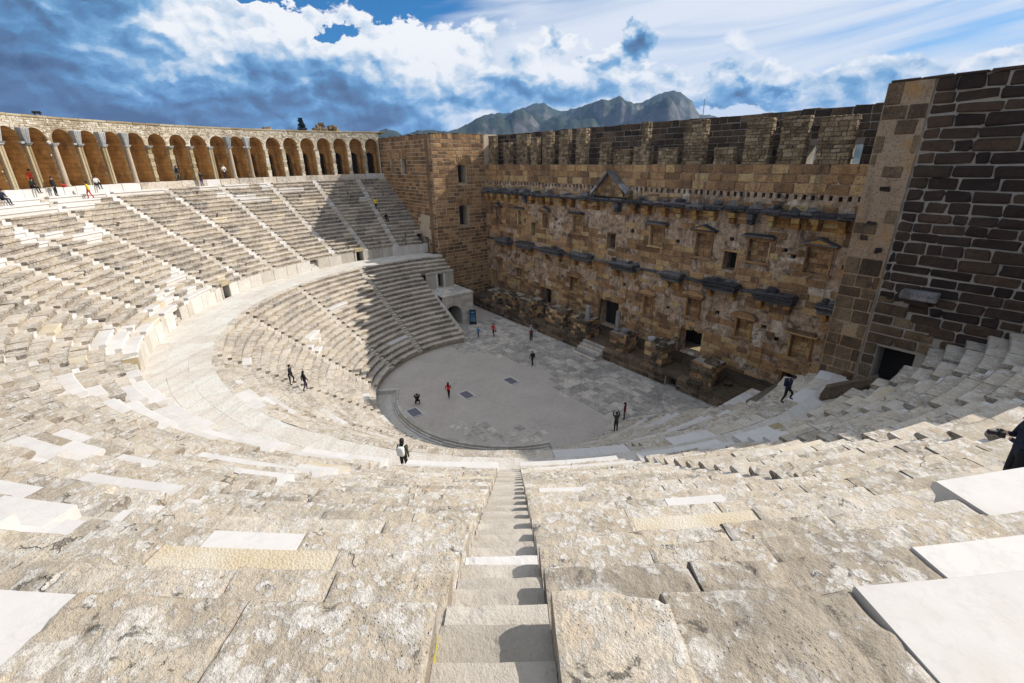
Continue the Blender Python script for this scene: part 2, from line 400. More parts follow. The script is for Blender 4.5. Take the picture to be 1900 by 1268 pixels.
def wallstone(name, stops, dark=(0.03, 0.025, 0.02), dk=0.5, orange=0.0, lich=0.0, rw=0.5):
    m, t, b = newmat(name)
    g, p, pr, r = pos_rnd(t)
    n = t.noise(pr, 1.4, 6, 0.65); n3 = t.noise(pr, 9.0, 7, 0.7); big = t.noise(p, 0.22, 4, 0.55)
    f = t.m('ADD', t.m('ADD', t.m('MULTIPLY', n, 0.55 if rw > .4 else 0.8), t.m('ADD', t.m('MULTIPLY', r, rw), 0.25-rw/2)), t.m('MULTIPLY', t.m('SUBTRACT', big, 0.5), 0.5))
    k = len(stops); col = t.ramp(f, [(0.25+0.55*i/(k-1), s) for i, s in enumerate(stops)])
    col = t.mix(t.m('MULTIPLY', t.sm(n3, 0.47, 0.64), dk), col, dark)
    pz_ = t.xyz(p); sk = t.noise(t.comb(t.m('MULTIPLY', t.m('ADD', pz_[0], pz_[1]), 1.1), 0.0, t.m('MULTIPLY', pz_[2], 0.14)), 1.0, 5, 0.62)
    col = t.mix(t.m('MULTIPLY', t.sm(sk, 0.50, 0.66), dk*0.7), col, dark)
    if orange: col = t.mix(t.m('MULTIPLY', t.sm(t.noise(p, 0.45, 5, 0.6), 0.52, 0.66), orange), col, (0.40, 0.21, 0.07))
    if lich: col = t.mix(t.m('MULTIPLY', t.sm(t.noise(pr, 5.0, 9, 0.75), 0.56, 0.64), lich), col, (0.46, 0.40, 0.32))
    t.l.new(col, b.inputs['Base Color']); b.inputs['Roughness'].default_value = 0.95
    bump(t, b, t.m('ADD', n, t.m('MULTIPLY', n3, 0.8)), 0.9, 0.06)
    return m
M_TOWER = wallstone('brown_tower_stone', [(0.145, 0.082, 0.039), (0.264, 0.15, 0.07), (0.384, 0.217, 0.099), (0.482, 0.307, 0.15)], dk=0.65, lich=0.12)
M_FACADE = wallstone('brown_facade_stone', [(0.212, 0.124, 0.064), (0.366, 0.211, 0.102), (0.543, 0.32, 0.149), (0.648, 0.472, 0.232)], dk=0.68, orange=0.22, lich=0.15)
M_REDD = wallstone('reddish_brown_stone', [(0.064, 0.041, 0.026), (0.127, 0.083, 0.048), (0.196, 0.135, 0.077), (0.274, 0.197, 0.115)], dk=0.6, orange=0.12, lich=0.2)
M_DARK = wallstone('dark_soot_stone', [(0.028, 0.017, 0.013), (0.047, 0.029, 0.021), (0.069, 0.044, 0.029), (0.106, 0.064, 0.039)], dk=0.5, lich=0.05)
M_BACK = wallstone('dark_parapet_stone', [(0.035, 0.025, 0.018), (0.075, 0.05, 0.032), (0.125, 0.081, 0.049), (0.199, 0.128, 0.076)], dk=0.55, lich=0.12)
M_PIER = wallstone('rubble_pier_stone', [(0.138, 0.094, 0.053), (0.232, 0.164, 0.093), (0.338, 0.248, 0.146), (0.443, 0.338, 0.212)], dk=0.6, orange=0.12, lich=0.3)
M_PODIUM = wallstone('mossy_podium_stone', [(0.062, 0.045, 0.028), (0.112, 0.081, 0.049), (0.168, 0.118, 0.074), (0.246, 0.178, 0.113)], dk=0.65, lich=0.2)
M_OCHRE = wallstone('ochre_console_stone', [(0.203, 0.104, 0.037), (0.39, 0.196, 0.061), (0.504, 0.28, 0.085), (0.504, 0.391, 0.17)], dk=0.5)
M_CORN = wallstone('grey_cornice_marble', [(0.053, 0.051, 0.054), (0.095, 0.091, 0.095), (0.142, 0.135, 0.135), (0.252, 0.235, 0.225)], dk=0.6, lich=0.25)
M_RUBBLE = wallstone('cream_rubble', [(0.30, 0.24, 0.16), (0.46, 0.39, 0.28), (0.58, 0.51, 0.39), (0.64, 0.59, 0.50)], dark=(0.16, 0.12, 0.08), dk=0.35)
M_COLUMN = wallstone('pinkish_column_marble', [(0.281, 0.204, 0.13), (0.351, 0.268, 0.181), (0.407, 0.319, 0.223), (0.436, 0.358, 0.261)], dark=(0.25, 0.2, 0.15), dk=0.35, lich=0.2)
M_PILASTER = wallstone('honey_pilaster_stone', [(0.237, 0.179, 0.095), (0.307, 0.238, 0.133), (0.371, 0.297, 0.178), (0.406, 0.343, 0.23)], dark=(0.2, 0.15, 0.09), dk=0.35, lich=0.15)
M_IMPOST = wallstone('grey_impost_marble', [(0.208, 0.208, 0.208), (0.336, 0.336, 0.328), (0.432, 0.432, 0.424), (0.496, 0.496, 0.48)], dark=(0.10, 0.10, 0.10), dk=0.5)
M_PARAPET = wallstone('pale_diazoma_slab', [(0.396, 0.356, 0.3), (0.485, 0.446, 0.38), (0.554, 0.515, 0.46), (0.614, 0.584, 0.541)], dark=(0.27, 0.24, 0.2), dk=0.4, lich=0.3)
M_PAVE = wallstone('blue_grey_paving', [(0.153, 0.145, 0.135), (0.286, 0.267, 0.243), (0.429, 0.395, 0.35), (0.663, 0.593, 0.507)], dark=(0.06, 0.06, 0.062), dk=0.35, lich=0.25, rw=0.26)
M_WALK = wallstone('pale_walkway_slab', [(0.423, 0.377, 0.313), (0.504, 0.456, 0.394), (0.57, 0.522, 0.466), (0.588, 0.576, 0.526)], dark=(0.34, 0.30, 0.25), dk=0.4, rw=0.22)
M_MORTAR = plain('pale_mortar', (0.50, 0.41, 0.305), 0.95, 0.35, 2.5, bmp=0.02)
M_MORTARD = plain('grey_mortar', (0.33, 0.285, 0.235), 0.95, 0.35, 2.5, bmp=0.02)
M_EARTH = plain('packed_rubble_fill', (0.30, 0.26, 0.20), 0.95, 0.3, 2.0, bmp=0.03)

def plaster_mat(name, sooty=1.0):
    m, t, b = newmat(name)
    g, p, pr, r = pos_rnd(t)
    n = t.noise(p, 0.5, 7, 0.62, 0.6); n2 = t.noise(p, 2.6, 8, 0.68); n3 = t.noise(p, 11, 6, 0.7)
    col = t.ramp(n2, [(0.28, (0.19, 0.127, 0.085)), (0.43, (0.39, 0.27, 0.178)), (0.58, (0.57, 0.42, 0.29)), (0.72, (0.68, 0.54, 0.40))])
    col = t.mix(t.sm(n, 0.565, 0.63), col, t.mix(t.sm(n2, 0.35, 0.6), (0.54, 0.40, 0.27), (0.76, 0.65, 0.52)))
    pz = t.xyz(p)[2]
    st = t.noise(t.comb(t.m('MULTIPLY', t.xyz(p)[0], 1.3), t.xyz(p)[1], t.m('MULTIPLY', pz, 0.22)), 1.0, 5, 0.6)
    col = t.mix(t.m('MULTIPLY', t.sm(st, 0.55, 0.7), 0.55), col, (0.36, 0.185, 0.06))
    dkf = t.noise(p, 1.1, 8, 0.72, 0.5)
    col = t.mix(t.m('MULTIPLY', t.sm(dkf, 0.50, 0.62), 0.75*sooty), col, (0.065, 0.047, 0.034))
    str2 = t.noise(t.comb(t.m('MULTIPLY', t.xyz(p)[0], 2.1), t.xyz(p)[1], t.m('MULTIPLY', pz, 0.16)), 1.0, 6, 0.65)
    col = t.mix(t.m('MULTIPLY', t.sm(str2, 0.52, 0.64), 0.55*sooty), col, (0.075, 0.055, 0.042))
    col = t.mix(t.m('MULTIPLY', t.sm(n3, 0.52, 0.7), 0.4), col, (0.10, 0.072, 0.05))
    t.l.new(col, b.inputs['Base Color']); b.inputs['Roughness'].default_value = 0.95
    bump(t, b, t.m('ADD', t.m('ADD', n, n2), t.m('MULTIPLY', n3, 0.6)), 0.9, 0.08)
    return m
M_PLASTER = plaster_mat('peeling_plaster')
M_STRIP = wallstone('orange_stained_plaster', [(0.13, 0.082, 0.05), (0.23, 0.145, 0.085), (0.33, 0.215, 0.13), (0.40, 0.29, 0.19)], dark=(0.07, 0.05, 0.036), dk=0.55, orange=0.75, lich=0.35)

def gravel():
    m, t, b = newmat('pinkish_gravel')
    g, p, pr, r = pos_rnd(t)
    n = t.noise(p, 0.35, 5, 0.6); n3 = t.noise(p, 35, 3, 0.8); n2 = t.noise(p, 2.5, 6, .7)
    col = t.ramp(t.m('ADD', t.m('MULTIPLY', n, .5), t.m('MULTIPLY', n2, .5)), [(0.3, (0.375, 0.33, 0.29)), (0.5, (0.485, 0.43, 0.378)), (0.7, (0.56, 0.50, 0.44))])
    col = t.mix(t.m('MULTIPLY', t.sm(n3, 0.4, 0.75), 0.35), col, (0.2, 0.18, 0.165))
    t.l.new(col, b.inputs['Base Color']); bump(t, b, n3, 0.5, 0.01)
    return m
M_GRAVEL = gravel()
def bay_mat():
    m, t, b = newmat('warm_ashlar_of_the_vaults')
    g, p, pr, r = pos_rnd(t)
    uv = t.add('ShaderNodeUVMap'); uv.uv_map = 'UVMap'
    br = t.add('ShaderNodeTexBrick'); t.l.new(uv.outputs[0], br.inputs['Vector'])
    br.inputs['Scale'].default_value = 1.0; br.inputs['Brick Width'].default_value = 0.85; br.inputs['Row Height'].default_value = 0.42; br.inputs['Mortar Size'].default_value = 0.014
    br.inputs['Color1'].default_value = (0.47, 0.265, 0.085, 1); br.inputs['Color2'].default_value = (0.60, 0.375, 0.145, 1); br.inputs['Mortar'].default_value = (0.22, 0.14, 0.065, 1)
    n = t.noise(p, 0.9, 6, 0.65); n3 = t.noise(p, 8, 6, .7)
    col = t.mix(t.m('MULTIPLY', t.sm(n, 0.46, 0.66), 0.6), br.outputs['Color'], (0.15, 0.095, 0.05))
    col = t.mix(t.m('MULTIPLY', t.sm(n3, 0.5, 0.7), 0.35), col, (0.52, 0.38, 0.2))
    t.l.new(col, b.inputs['Base Color']); bump(t, b, t.m('ADD', br.outputs['Fac'], t.m('MULTIPLY', n3, -1.0)), 0.6, -0.03)
    return m
M_BAY = bay_mat()
M_BLACK = plain('shade_black_interior', (0.035, 0.028, 0.022), 0.95, 0.3)  # near black: the dark of unlit openings and rooms put into the colour
def rock_mat():
    m, t, b = newmat('scrub_and_rock')
    g, p, pr, r = pos_rnd(t)
    nz = t.xyz(g.outputs['Normal'])[2]
    n = t.noise(p, 0.006, 8, 0.65); n2 = t.noise(p, 0.03, 8, 0.7)
    rock = t.ramp(n2, [(0.35, (0.055, 0.052, 0.05)), (0.55, (0.105, 0.098, 0.09)), (0.7, (0.20, 0.185, 0.165))])
    scrub = t.ramp(n2, [(0.4, (0.014, 0.024, 0.014)), (0.6, (0.027, 0.04, 0.022)), (0.75, (0.055, 0.062, 0.035))])
    f = t.sm(t.m('ADD', nz, t.m('MULTIPLY', t.m('SUBTRACT', n, 0.5), 1.3)), 0.62, 0.84)
    t.l.new(t.mix(f, rock, scrub), b.inputs['Base Color'])
    bump(t, b, n2, 0.6, 12.0)
    return m
M_ROCK = rock_mat()
M_GROUND = plain('dry_grass_ground', (0.12, 0.11, 0.06), 0.95, 0.4, 0.2)
M_MOSS = plain('yellow_green_moss', (0.36, 0.30, 0.03), 0.95, 0.4, 20, bmp=0.01)

# ------------------------------------------------------------------ theatre dimensions (metres, origin at the orchestra)
TU, HU, NU, R0U, Z0U = 0.666, 0.4227, 21, 28.70, 9.77       # upper bank: tread, riser, rows, first edge
TL, HL, NL, R0L, Z0L = 0.6545, 0.390, 20, 12.71, 0.69        # lower bank
ZB = 8.10                                                    # walkway between the banks
RLED, ZFLOOR = 42.75, 18.95                                  # gallery ledge
YC, YS, WX, ZTOP = 6.02, 14.52, 25.27, 24.15                 # front of the towers, stage wall, half width, tower top
def rU(k): return R0U+TU*k
def zU(k): return Z0U+HU*k
def rL(k): return R0L+TL*k
def zL(k): return Z0L+HL*k
def cL(r):                                                   # the orchestra's centre lies a little off the cavea's
    u = min(max((r-R0L)/(25.8-R0L), 0.0), 1.0); return 1.6+(.79-1.6)*u, -1.4+(.92+1.4)*u
def PU(a, r, z): return (r*cos(radians(a)), r*sin(radians(a)), z)
def PL(a, r, z):
    cx, cy = cL(r); return (cx+r*cos(radians(a)), cy+r*sin(radians(a)), z)
def ang_at_y(r, y, right, low):
    cy = cL(r)[1] if low else 0.0
    a = math.degrees(math.asin(max(-1, min(1, (y-cy)/r))))
    return (360+a) if right else (180-a)
def zsurf(r):
    r = np.asarray(r)
    up = Z0U+HU*np.floor((r-R0U)/TU)
    lo = Z0L+HL*np.floor((r-R0L)/TL)
    return np.where(r > R0U, up, np.where(r > 24.6, ZB, np.maximum(lo, 0)))
def seen(P):
    """False where the near rows or the podium wall hide the point from the camera"""
    P = np.asarray(P, float); s = np.linspace(0.04, 0.97, 120)[:, None]
    Q = CAM+(P+np.array([0, 0, 0.05])-CAM)*s
    r = np.hypot(Q[:, 0], Q[:, 1]); inn = (r < RLED) & (r > R0U)
    return not np.any(inn & (Q[:, 2] < zsurf(r)-0.05))

PROF0 = [(0.08, 0.0, 0), (-0.012, 0.0, 0), (-0.05, -0.035, 1), (-0.055, -0.135, 1), (0.045, -0.20, 1), (0.06, -9, 1), (0.08, -9, 1)]
def seat_block(P, a0, a1, r, z, t, h, old, fine, dz=0.0, dr=0.0, drop=0.03, tilt=0.0):
    """one seat slab with a projecting lip; P maps (angle, radius, z) to world; returns V, F, mi"""
    prof = [(t+0.05, 0.0)]+[(q[0]+dr, q[1] if q[1] > -5 else -h-drop) for q in PROF0[1:6]]+[(t+0.05, -h-drop)]
    if not old and fine > 0: prof = [(t+0.05, 0.0), (dr+.012, 0.0), (dr, -.012), (dr, -h-drop), (t+0.04, -h-drop), (t+.05, -h*.5), (t+.05, -.1)]
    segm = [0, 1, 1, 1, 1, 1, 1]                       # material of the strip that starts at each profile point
    L = radians(a1-a0)*r
    if fine > 0:
        st = fine
        pp = []; sg = []
        for i in range(len(prof)):
            p, q = np.array(prof[i]), np.array(prof[(i+1) % len(prof)])
            n = max(1, int(np.linalg.norm(q-p)/st)) if i < 5 else 1
            for j in range(n): pp.append(p+(q-p)*j/n); sg.append(segm[i])
        prof, segm = pp, sg; ns = max(3, int(L/st)+1)
    else: ns = 4
    gap = (0.0015 if fine > 0 else 0.005)/r*57.3
    A = np.linspace(a0+gap, a1-gap, ns); n = len(prof); V = []
    for i, a in enumerate(A):
        for (x, y) in prof: V.append(P(a, r+x, z+dz+y+tilt*(x-t*0.5)))
    V = np.array(V)
    F = []; mi = []
    for i in range(ns-1):
        for j in range(n):
            k = (j+1) % n
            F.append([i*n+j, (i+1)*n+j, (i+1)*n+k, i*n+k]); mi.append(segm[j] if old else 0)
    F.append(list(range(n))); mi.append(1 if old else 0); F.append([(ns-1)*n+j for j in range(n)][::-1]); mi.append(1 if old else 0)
    if fine > 0 and old:
        cen = np.array(P((a0+a1)/2, r+t*0.5, z-h*0.5))
        rad = np.array([P((a0+a1)/2, r+1, 0)])-np.array([P((a0+a1)/2, r, 0)]); rad = rad[0]/np.linalg.norm(rad[0]); tan = np.array([-rad[1], rad[0], 0])
        d = V-cen; du = d@tan; dr_ = d@rad; dzv = d[:, 2]
        # worn edges: pull the rims in and down, unevenly
        sd = rng.random()*50
        eu = np.clip(1-(L*0.5-np.abs(du))/0.10, 0, 1); ef = np.clip(1-(dr_+t*0.5+0.06)/0.14, 0, 1); et = np.clip(1-(h*0.5-dzv)/0.12, 0, 1)
        wear = 0.5+0.9*np.clip(fbm(V*2.2+sd, 3)+0.25, 0, 1.4)
        V = V-np.outer(np.sign(du)*eu**4*et*0.006*wear, tan)
        V[:, 2] -= (eu**6*0.012+ef**4*0.022)*wear*(et > 0)
        chip = np.clip(fbm(V*1.5+sd*2, 2)-0.55, 0, 1)*np.maximum(eu, ef)
        V[:, 2] -= chip*0.22; V += np.outer(chip*0.10, rad)
        nz = fbm(V*3.3+sd, 4, 3.0); V[:, 2] += 0.013*nz*(et > 0.02); V -= np.outer(0.014*fbm(V*4.1+sd, 3, 9.0), rad)
        pit = np.clip(fbm(V*9.0+sd, 3, 5.0)-0.35, 0, 1); V[:, 2] -= 0.022*pit*et
    elif old: V = V+rng.normal(0, 0.011, V.shape)
    else: V = V+rng.normal(0, 0.0015, V.shape) if fine <= 0 else V
    return V, F, mi

def split(a0, a1, r, lo, hi):
    out = [a0]; L = radians(a1-a0)*r
    n = max(1, int(round(L/random.uniform(lo, hi))))
    cuts = sorted(random.random()*0.55+i for i in range(1, n))
    for c in cuts: out.append(a0+(a1-a0)*(c-0.27)/n)
    out.append(a1); return [(out[i], out[i+1]) for i in range(len(out)-1)]

# slabs that the photograph singles out: row, from angle, to angle, stone, extra height, extra overhang
SPECIAL = [(19, 312.0, 319.4, 'white', 0, 0), (19, 319.4, 321.25, 'old', 0, 0), (19, 321.25, 323.4, 'old', 0, 0), (19, 324.0, 325.45, 'old', 0.10, 0), (19, 325.45, 327.45, 'old', 0, 0), (19, 327.45, 333.0, 'white', 0.02, 0),
           (18, 329.15, 334.0, 'white', 0.03, 0), (16, 332.6, 342.0, 'white', 0.03, -0.33), (18, 314.5, 318.2, 'old', 0, 0), (18, 321.7, 323.4, 'old', 0, 0),
           (17, 318.5, 321.3, 'yellow', 0, 0), (16, 318.5, 320.2, 'white', 0, 0), (16, 313.2, 315.9, 'white', 0, 0), (15, 312.3, 314.3, 'white', 0, 0), (15, 314.3, 315.7, 'white', 0, 0), (14, 309.4, 311.7, 'white', 0, 0),
           (12, 310.0, 313.7, 'white', 0, 0), (9, 303.0, 308.6, 'white', 0, 0), (15, 326.4, 329.0, 'yellow', 0, 0), (10, 324.9, 326.6, 'white', 0, 0), (13, 328.0, 329.6, 'white', 0, 0),
           (0, 283.0, 347.0, 'white', 0.03, -.12), (1, 290.0, 312.0, 'white', 0, 0), (2, 288.0, 301.0, 'white', 0, 0), (1, 316.0, 323.0, 'white', 0, 0), (2, 325.4, 334.0, 'white', 0, 0), (3, 284, 292, 'white', 0, 0), (4, 281.0, 287.0, 'white', 0, 0),
           (1, 258.0, 270.0, 'white', 0, 0), (2, 262.0, 270.0, 'white', 0, 0), (0, 255.0, 272.0, 'white', 0, 0), (20, 215.0, 238.0, 'white', 0, 0), (19, 226.0, 240.0, 'white', 0, 0), (18, 228.0, 243.0, 'white', 0, 0)]
STAIR_U = [178.0+9.125*k for k in range(0, 21)]
STAIR_U = [a if abs(a-324) > 1 else 323.75 for a in STAIR_U]
def stair_half(r): return math.degrees(0.41/r)

# ---- upper bank
upper = tag(empty('upper_seating', (0, 0, 9.7)), 'upper bank of pale stone seats rising from the podium wall to the arcaded gallery', 'seating', 'banks of stone seats')
lower = tag(empty('lower_seating', (0, 0, 0)), 'lower bank of pale stone seats curving round the orchestra below the walkway', 'seating', 'banks of stone seats')
pieces = []; vis = []; steps = []; svis = []
def patch_white(a, k):
    v = vnoise(np.array([[a*0.055, k*0.23, 3.3]]))[0]+0.55*vnoise(np.array([[a*0.3, k*0.9, 8.1]]))[0]
    near_stair = min(abs(a-s) for s in STAIR_U) < 1.7
    return v > (0.58 if near_stair else 0.74)-(0.26 if k > 13 and a < 245 else 0.0)
for k in range(NU):
    r, z = rU(k), zU(k)
    lim = (ang_at_y(r, YC-0.03, False, False), ang_at_y(r, YC-0.03, True, False))
    if k < 3: lim = (ang_at_y(r, 4.9, False, False), (361.0, 363.4, 366.6)[k])
    hs = stair_half(r); edges = [lim[0]]
    for s in STAIR_U:
        if abs(s-333.1) < .3 and k >= 12: continue
        if lim[0]+hs+0.5 < s < lim[1]-0.5: edges += [s-hs, s+hs]
    edges.append(lim[1])
    for i in range(0, len(edges), 2):
        a0, a1 = edges[i], edges[i+1]
        sp = sorted([(max(a0, s[1]), min(a1, s[2]), s[3], s[4], s[5]) for s in SPECIAL if s[0] == k and s[2] > a0 and s[1] < a1])
        segs = []; c = a0
        for (b0, b1, kind, dz, dr) in sp:
            if b0-c > 0.25: segs += [(p, q, None, 0, 0) for p, q in split(c, b0, r, 1.0, 1.9)]
            else: b0 = c
            for p, q in (split(b0, b1, r, 1.6, 2.6) if kind == 'white' and k < 5 else [(b0, b1)]): segs.append((p, q, kind, dz, dr))
            c = b1
        if a1-c > 0.02: segs += [(p, q, None, 0, 0) for p, q in split(c, a1, r, 1.0, 1.9)]
        for (p, q, kind, dz, dr) in segs:
            am = (p+q)/2; P0 = np.array(PU(am, r+0.3, z)); dist = np.linalg.norm(P0-CAM)
            if k == 20 and 306 < am < 342: continue
            if kind is None and dist < 14 and k > 8: kind = 'old'
            if kind is None: kind = 'white' if patch_white(am, k) else ('yellow' if random.random() < 0.03 else 'old')
            qq, zz = project(P0[None]); infr = zz[0] > 0.2 and -250 < qq[0, 0] < 2150 and qq[0, 1] < 1500
            fine = 0.0
            if infr: fine = 0.045 if dist < 7 else (0.075 if dist < 11 else (0.14 if dist < 17 else 0.0))
            old = kind == 'old'
            if old and fine == 0 and random.random() < .07: q = q-(q-p)*random.uniform(.12, .35)
            if not old and fine: fine = 0.14
            V, F, mi = seat_block(PU, p, q, r, z, TU if not (k == 19 and 306 < am < 342) else 1.45, HU, old, fine, dz+(random.uniform(-.015, .02) if old else 0), dr+(random.uniform(-.02, .02) if old else 0), drop=(1.63 if False else 0.03), tilt=random.uniform(-.02, .02) if old else 0)
            off = {'old': 0, 'white': 2, 'yellow': 3}[kind]
            mi = [m_+off if old else off for m_ in mi]
            pieces.append((V, F, mi, random.random())); vis.append(1.0 if infr else 0.0)
    for s in STAIR_U:
        if not (lim[0]+hs+0.5 < s < lim[1]-0.5) or (abs(s-333.1) < .3 and k >= 12): continue
        near = abs(s-323.75) < 0.1
        for (ra, rb, zz_) in ((r-0.01, r+TU*0.5, z-HU*0.5), (r+TU*0.5, r+TU, z)):
            if near and k == 20: continue
            if near and k == 19 and zz_ == z: rb = r+1.5; zz_ = z-.13
            zz_ += random.uniform(-.012, .012)
            if zz_ < ZB: continue
            wht = (k == 16 and zz_ > z-.1) if near else random.random() < 0.4
            if near and k >= 12:
                # worn steps of the stair at the viewer's feet: fine grids
                nu_, nr_ = 22, 10; V = []
                for iu in range(nu_+1):
                    for ir in range(nr_+1): V.append(PU(s-hs+2*hs*iu/nu_, ra+(rb+0.02-ra)*ir/nr_, zz_))
                V = np.array(V); top = len(V)
                sd = random.random()*30; ef = np.tile(np.linspace(1, 0, nr_+1)**6, nu_+1)
                V[:, 2] += 0.010*fbm(V*4+sd, 4)-0.012*ef-0.02*np.clip(fbm(V*7+sd, 2)-.5, 0, 1)
                V = np.concatenate([V, V[::nr_+1]-np.array([0, 0, HU*0.62])]); F = []
                for iu in range(nu_):
                    for ir in range(nr_): q0 = iu*(nr_+1)+ir; F.append([q0, q0+1, q0+nr_+2, q0+nr_+1])
                    F.append([top+iu, iu*(nr_+1), (iu+1)*(nr_+1), top+iu+1])
                steps.append((V, F, [2 if wht else 4]*len(F), random.random())); svis.append(1.0)
            else:
                V, F = cbox(polar8(s-hs+0.005, s+hs-0.005, ra, rb+0.03, zz_-HU*0.62, zz_), 0.015, 0.005)
                steps.append((V, F, [2 if wht else 4]*len(F), random.random())); svis.append(1.0)
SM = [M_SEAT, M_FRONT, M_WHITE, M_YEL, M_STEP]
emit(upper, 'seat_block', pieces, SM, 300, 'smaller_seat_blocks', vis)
emit(upper, 'step', steps, SM, 300, 'smaller_steps', svis)
# rubble fill under the slabs
core = MB()
def ring(Pf, a0, a1, ra, rb, za, zb, n):
    V = []
    for i in range(n+1):
        a = a0+(a1-a0)*i/n; V += [Pf(a, ra, za), Pf(a, rb, zb)]
    return V, [[2*i, 2*i+1, 2*i+3, 2*i+2] for i in range(n)]
for k in range(NU):
    z = zU(k)-HU*0.9
    AR = ((171, 305), (343, 369)) if k == 20 else (((170.6, (360.9, 363.3, 366.5)[k]),) if k < 3 else ((171, 369),))
    for (q0, q1) in AR: core.add(*ring(PU, q0, q1, rU(k)+0.08, rU(k+1)+0.08, z-0.02, z-0.02, 90))
    for (q0, q1) in AR if k else (): core.add(*ring(PU, q0, q1, rU(k)+0.08, rU(k)+0.08, z-HU-0.02, z-0.02, 90))
core.build('rubble_core', M_EARTH, upper, kind='stuff')
# moss on the stair cheek at the viewer's feet
gal = MB()

# ---- lower bank
pieces = []; vis = []; steps = []; svis = []
STAIR_L = [196.0, 218.3, 240.3, 264.6, 288.6, 311.5, 334.5]
Y_AN = 1.15                                                  # the seats end in a sloping parapet here
for k in range(NL):
    r, z = rL(k), zL(k)
    hi = z > 4.45
    yl = 5.75 if z > 6.55 else 1.15
    yr = 5.75 if z > 6.55 else 1.45
    lim = (ang_at_y(r, yl, False, True), ang_at_y(r, yr, True, True))
    hs = math.degrees(0.38/r); edges = [lim[0]]
    for s in STAIR_L: edges += [s-hs, s+hs]
    edges.append(lim[1])
    for i in range(0, len(edges), 2):
        for p, q in split(edges[i], edges[i+1], r, 0.95, 1.75):
            am = (p+q)/2; P0 = np.array(PL(am, r+0.3, z))
            v = vnoise(np.array([[am*0.06, k*0.3, 13.3]]))[0]+0.5*vnoise(np.array([[am*0.4, k*1.1, 1.1]]))[0]
            kind = 'white' if v > 0.72 or (am > 300 and v > 0.5) else 'old'
            V, F, mi = seat_block(PL, p, q, r, z, TL, HL, kind == 'old', 0.0, random.uniform(-.012, .015) if kind == 'old' else 0, random.uniform(-.02, .02) if kind == 'old' else 0, tilt=random.uniform(-.02, .02))
            off = 0 if kind == 'old' else 2
            pieces.append((V, F, [m_+off for m_ in mi], random.random())); vis.append(1.0 if seen(P0) else 0.0)
    for s in STAIR_L:
        for (ra, rb, zz_) in ((r, r+TL*0.5, z-HL*0.5), (r+TL*0.5, r+TL, z)):
            V = [PL(a, rr, zq) for a in (s-hs+0.01, s+hs-0.01) for rr in (ra, rb+0.03) for zq in (zz_-HL*0.62, zz_+random.uniform(-.01, .01))]
            V, F = cbox(V, 0.015, 0.004); steps.append((V, F, [4]*len(F), random.random())); svis.append(1.0 if seen(np.array(PL(s, ra, zz_))) else 0.0)
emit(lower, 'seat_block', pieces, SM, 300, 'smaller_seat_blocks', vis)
emit(lower, 'step', steps, SM, 300, 'smaller_steps', svis)
core = MB()
for k in range(NL):
    z = zL(k)-HL*0.9; al = 163.0 if zL(k) > 6.55 else 171.5; ar = 372 if zL(k) > 6.55 else 364.5
    a_l = ang_at_y(rL(k), 5.7 if zL(k) > 6.55 else 1.1, False, True); a_r = ang_at_y(rL(k), 5.7 if zL(k) > 6.55 else 1.4, True, True)
    core.add(*ring(PL, a_l, a_r, rL(k)+0.08, rL(k+1)+0.08, z-0.02, z-0.02, 90)); core.add(*ring(PL, a_l, a_r, rL(k)+0.08, rL(k)+0.08, max(z-HL-0.02, -.7), z-0.02, 90))
core.build('rubble_core', M_EARTH, lower, kind='stuff')

# ------------------------------------------------------------------ ground, orchestra, walkway
g = mesh('ground', [(-4600, -4600, -0.9), (4600, -4600, -0.9), (4600, 4600, -0.9), (-4600, 4600, -0.9)], [[0, 1, 2, 3]], M_GROUND, kind='structure')
CX, CY, RK = 1.6, -1.4, 10.98
A_G0, A_G1 = 238.0, 341.5                                   # the sunken gutter runs between these angles
def PO(a, r, z): return (CX+r*cos(radians(a)), CY+r*sin(radians(a)), z)
poly = [PO(a_, RK-0.02 if A_G0 < a_ < A_G1 else 12.95, 0.0) for a_ in np.linspace(0, 360, 241)[:-1]]
n = len(poly)
V = [(CX, CY, 0.0)]+poly+[(-26.0, 3.9, -0.006), (26.0, 3.9, -0.006), (26, 10.9, -0.006), (-26, 10.9, -0.006), (-15.5, 0.6, -0.009), (17.5, 0.6, -0.009), (17.5, 4.2, -0.009), (-15.5, 4.2, -0.009)]
mesh('orchestra_floor', V, [[0, 1+i, 1+(i+1) % n] for i in range(n)]+[[n+1, n+2, n+3, n+4], [n+5, n+6, n+7, n+8]], M_GRAVEL, kind='structure')
gf = tag(empty('gutter_floor', PO(290, 11.9, -0.36)), kind='structure')
gp = []
for ra, rb in ((10.9, 12.0), (12.0, 13.05)):
    a = A_G0
    while a < A_G1-0.5:
        b = min(A_G1, a+random.uniform(5, 8)); V8 = [PO(x, y, zq) for x in (a, b) for y in (ra, rb-0.01) for zq in (-0.7, -0.36+random.uniform(-.01, .01))]
        V, F = cbox(V8, 0.012, 0.003); gp.append((V, F, [0]*len(F), random.random())); a = b
emit(gf, 'slab', gp, M_WALK, 200)
curb = tag(empty('orchestra_curb', PO(290, RK, 0)), 'low curved stone curb with dark grooves edging the gravel orchestra floor', 'curb')
cp = []
a = A_G0
while a < A_G1-0.3:
    b = min(A_G1, a+random.uniform(5.5, 8))
    for (ra, rb, z0, z1) in ((RK-0.32, RK, -0.36, 0.045), (RK+0.0, RK+0.16, -0.36, -0.10), (RK+0.16, RK+0.34, -0.40, -0.24)):
        V8 = [PO(x, y, zq) for x in (a+.04, b-.04) for y in (ra, rb) for zq in (z0, z1)]
        V, F = cbox(V8, 0.02, 0.004); cp.append((V, F, [0]*len(F), random.random()))
    a = b
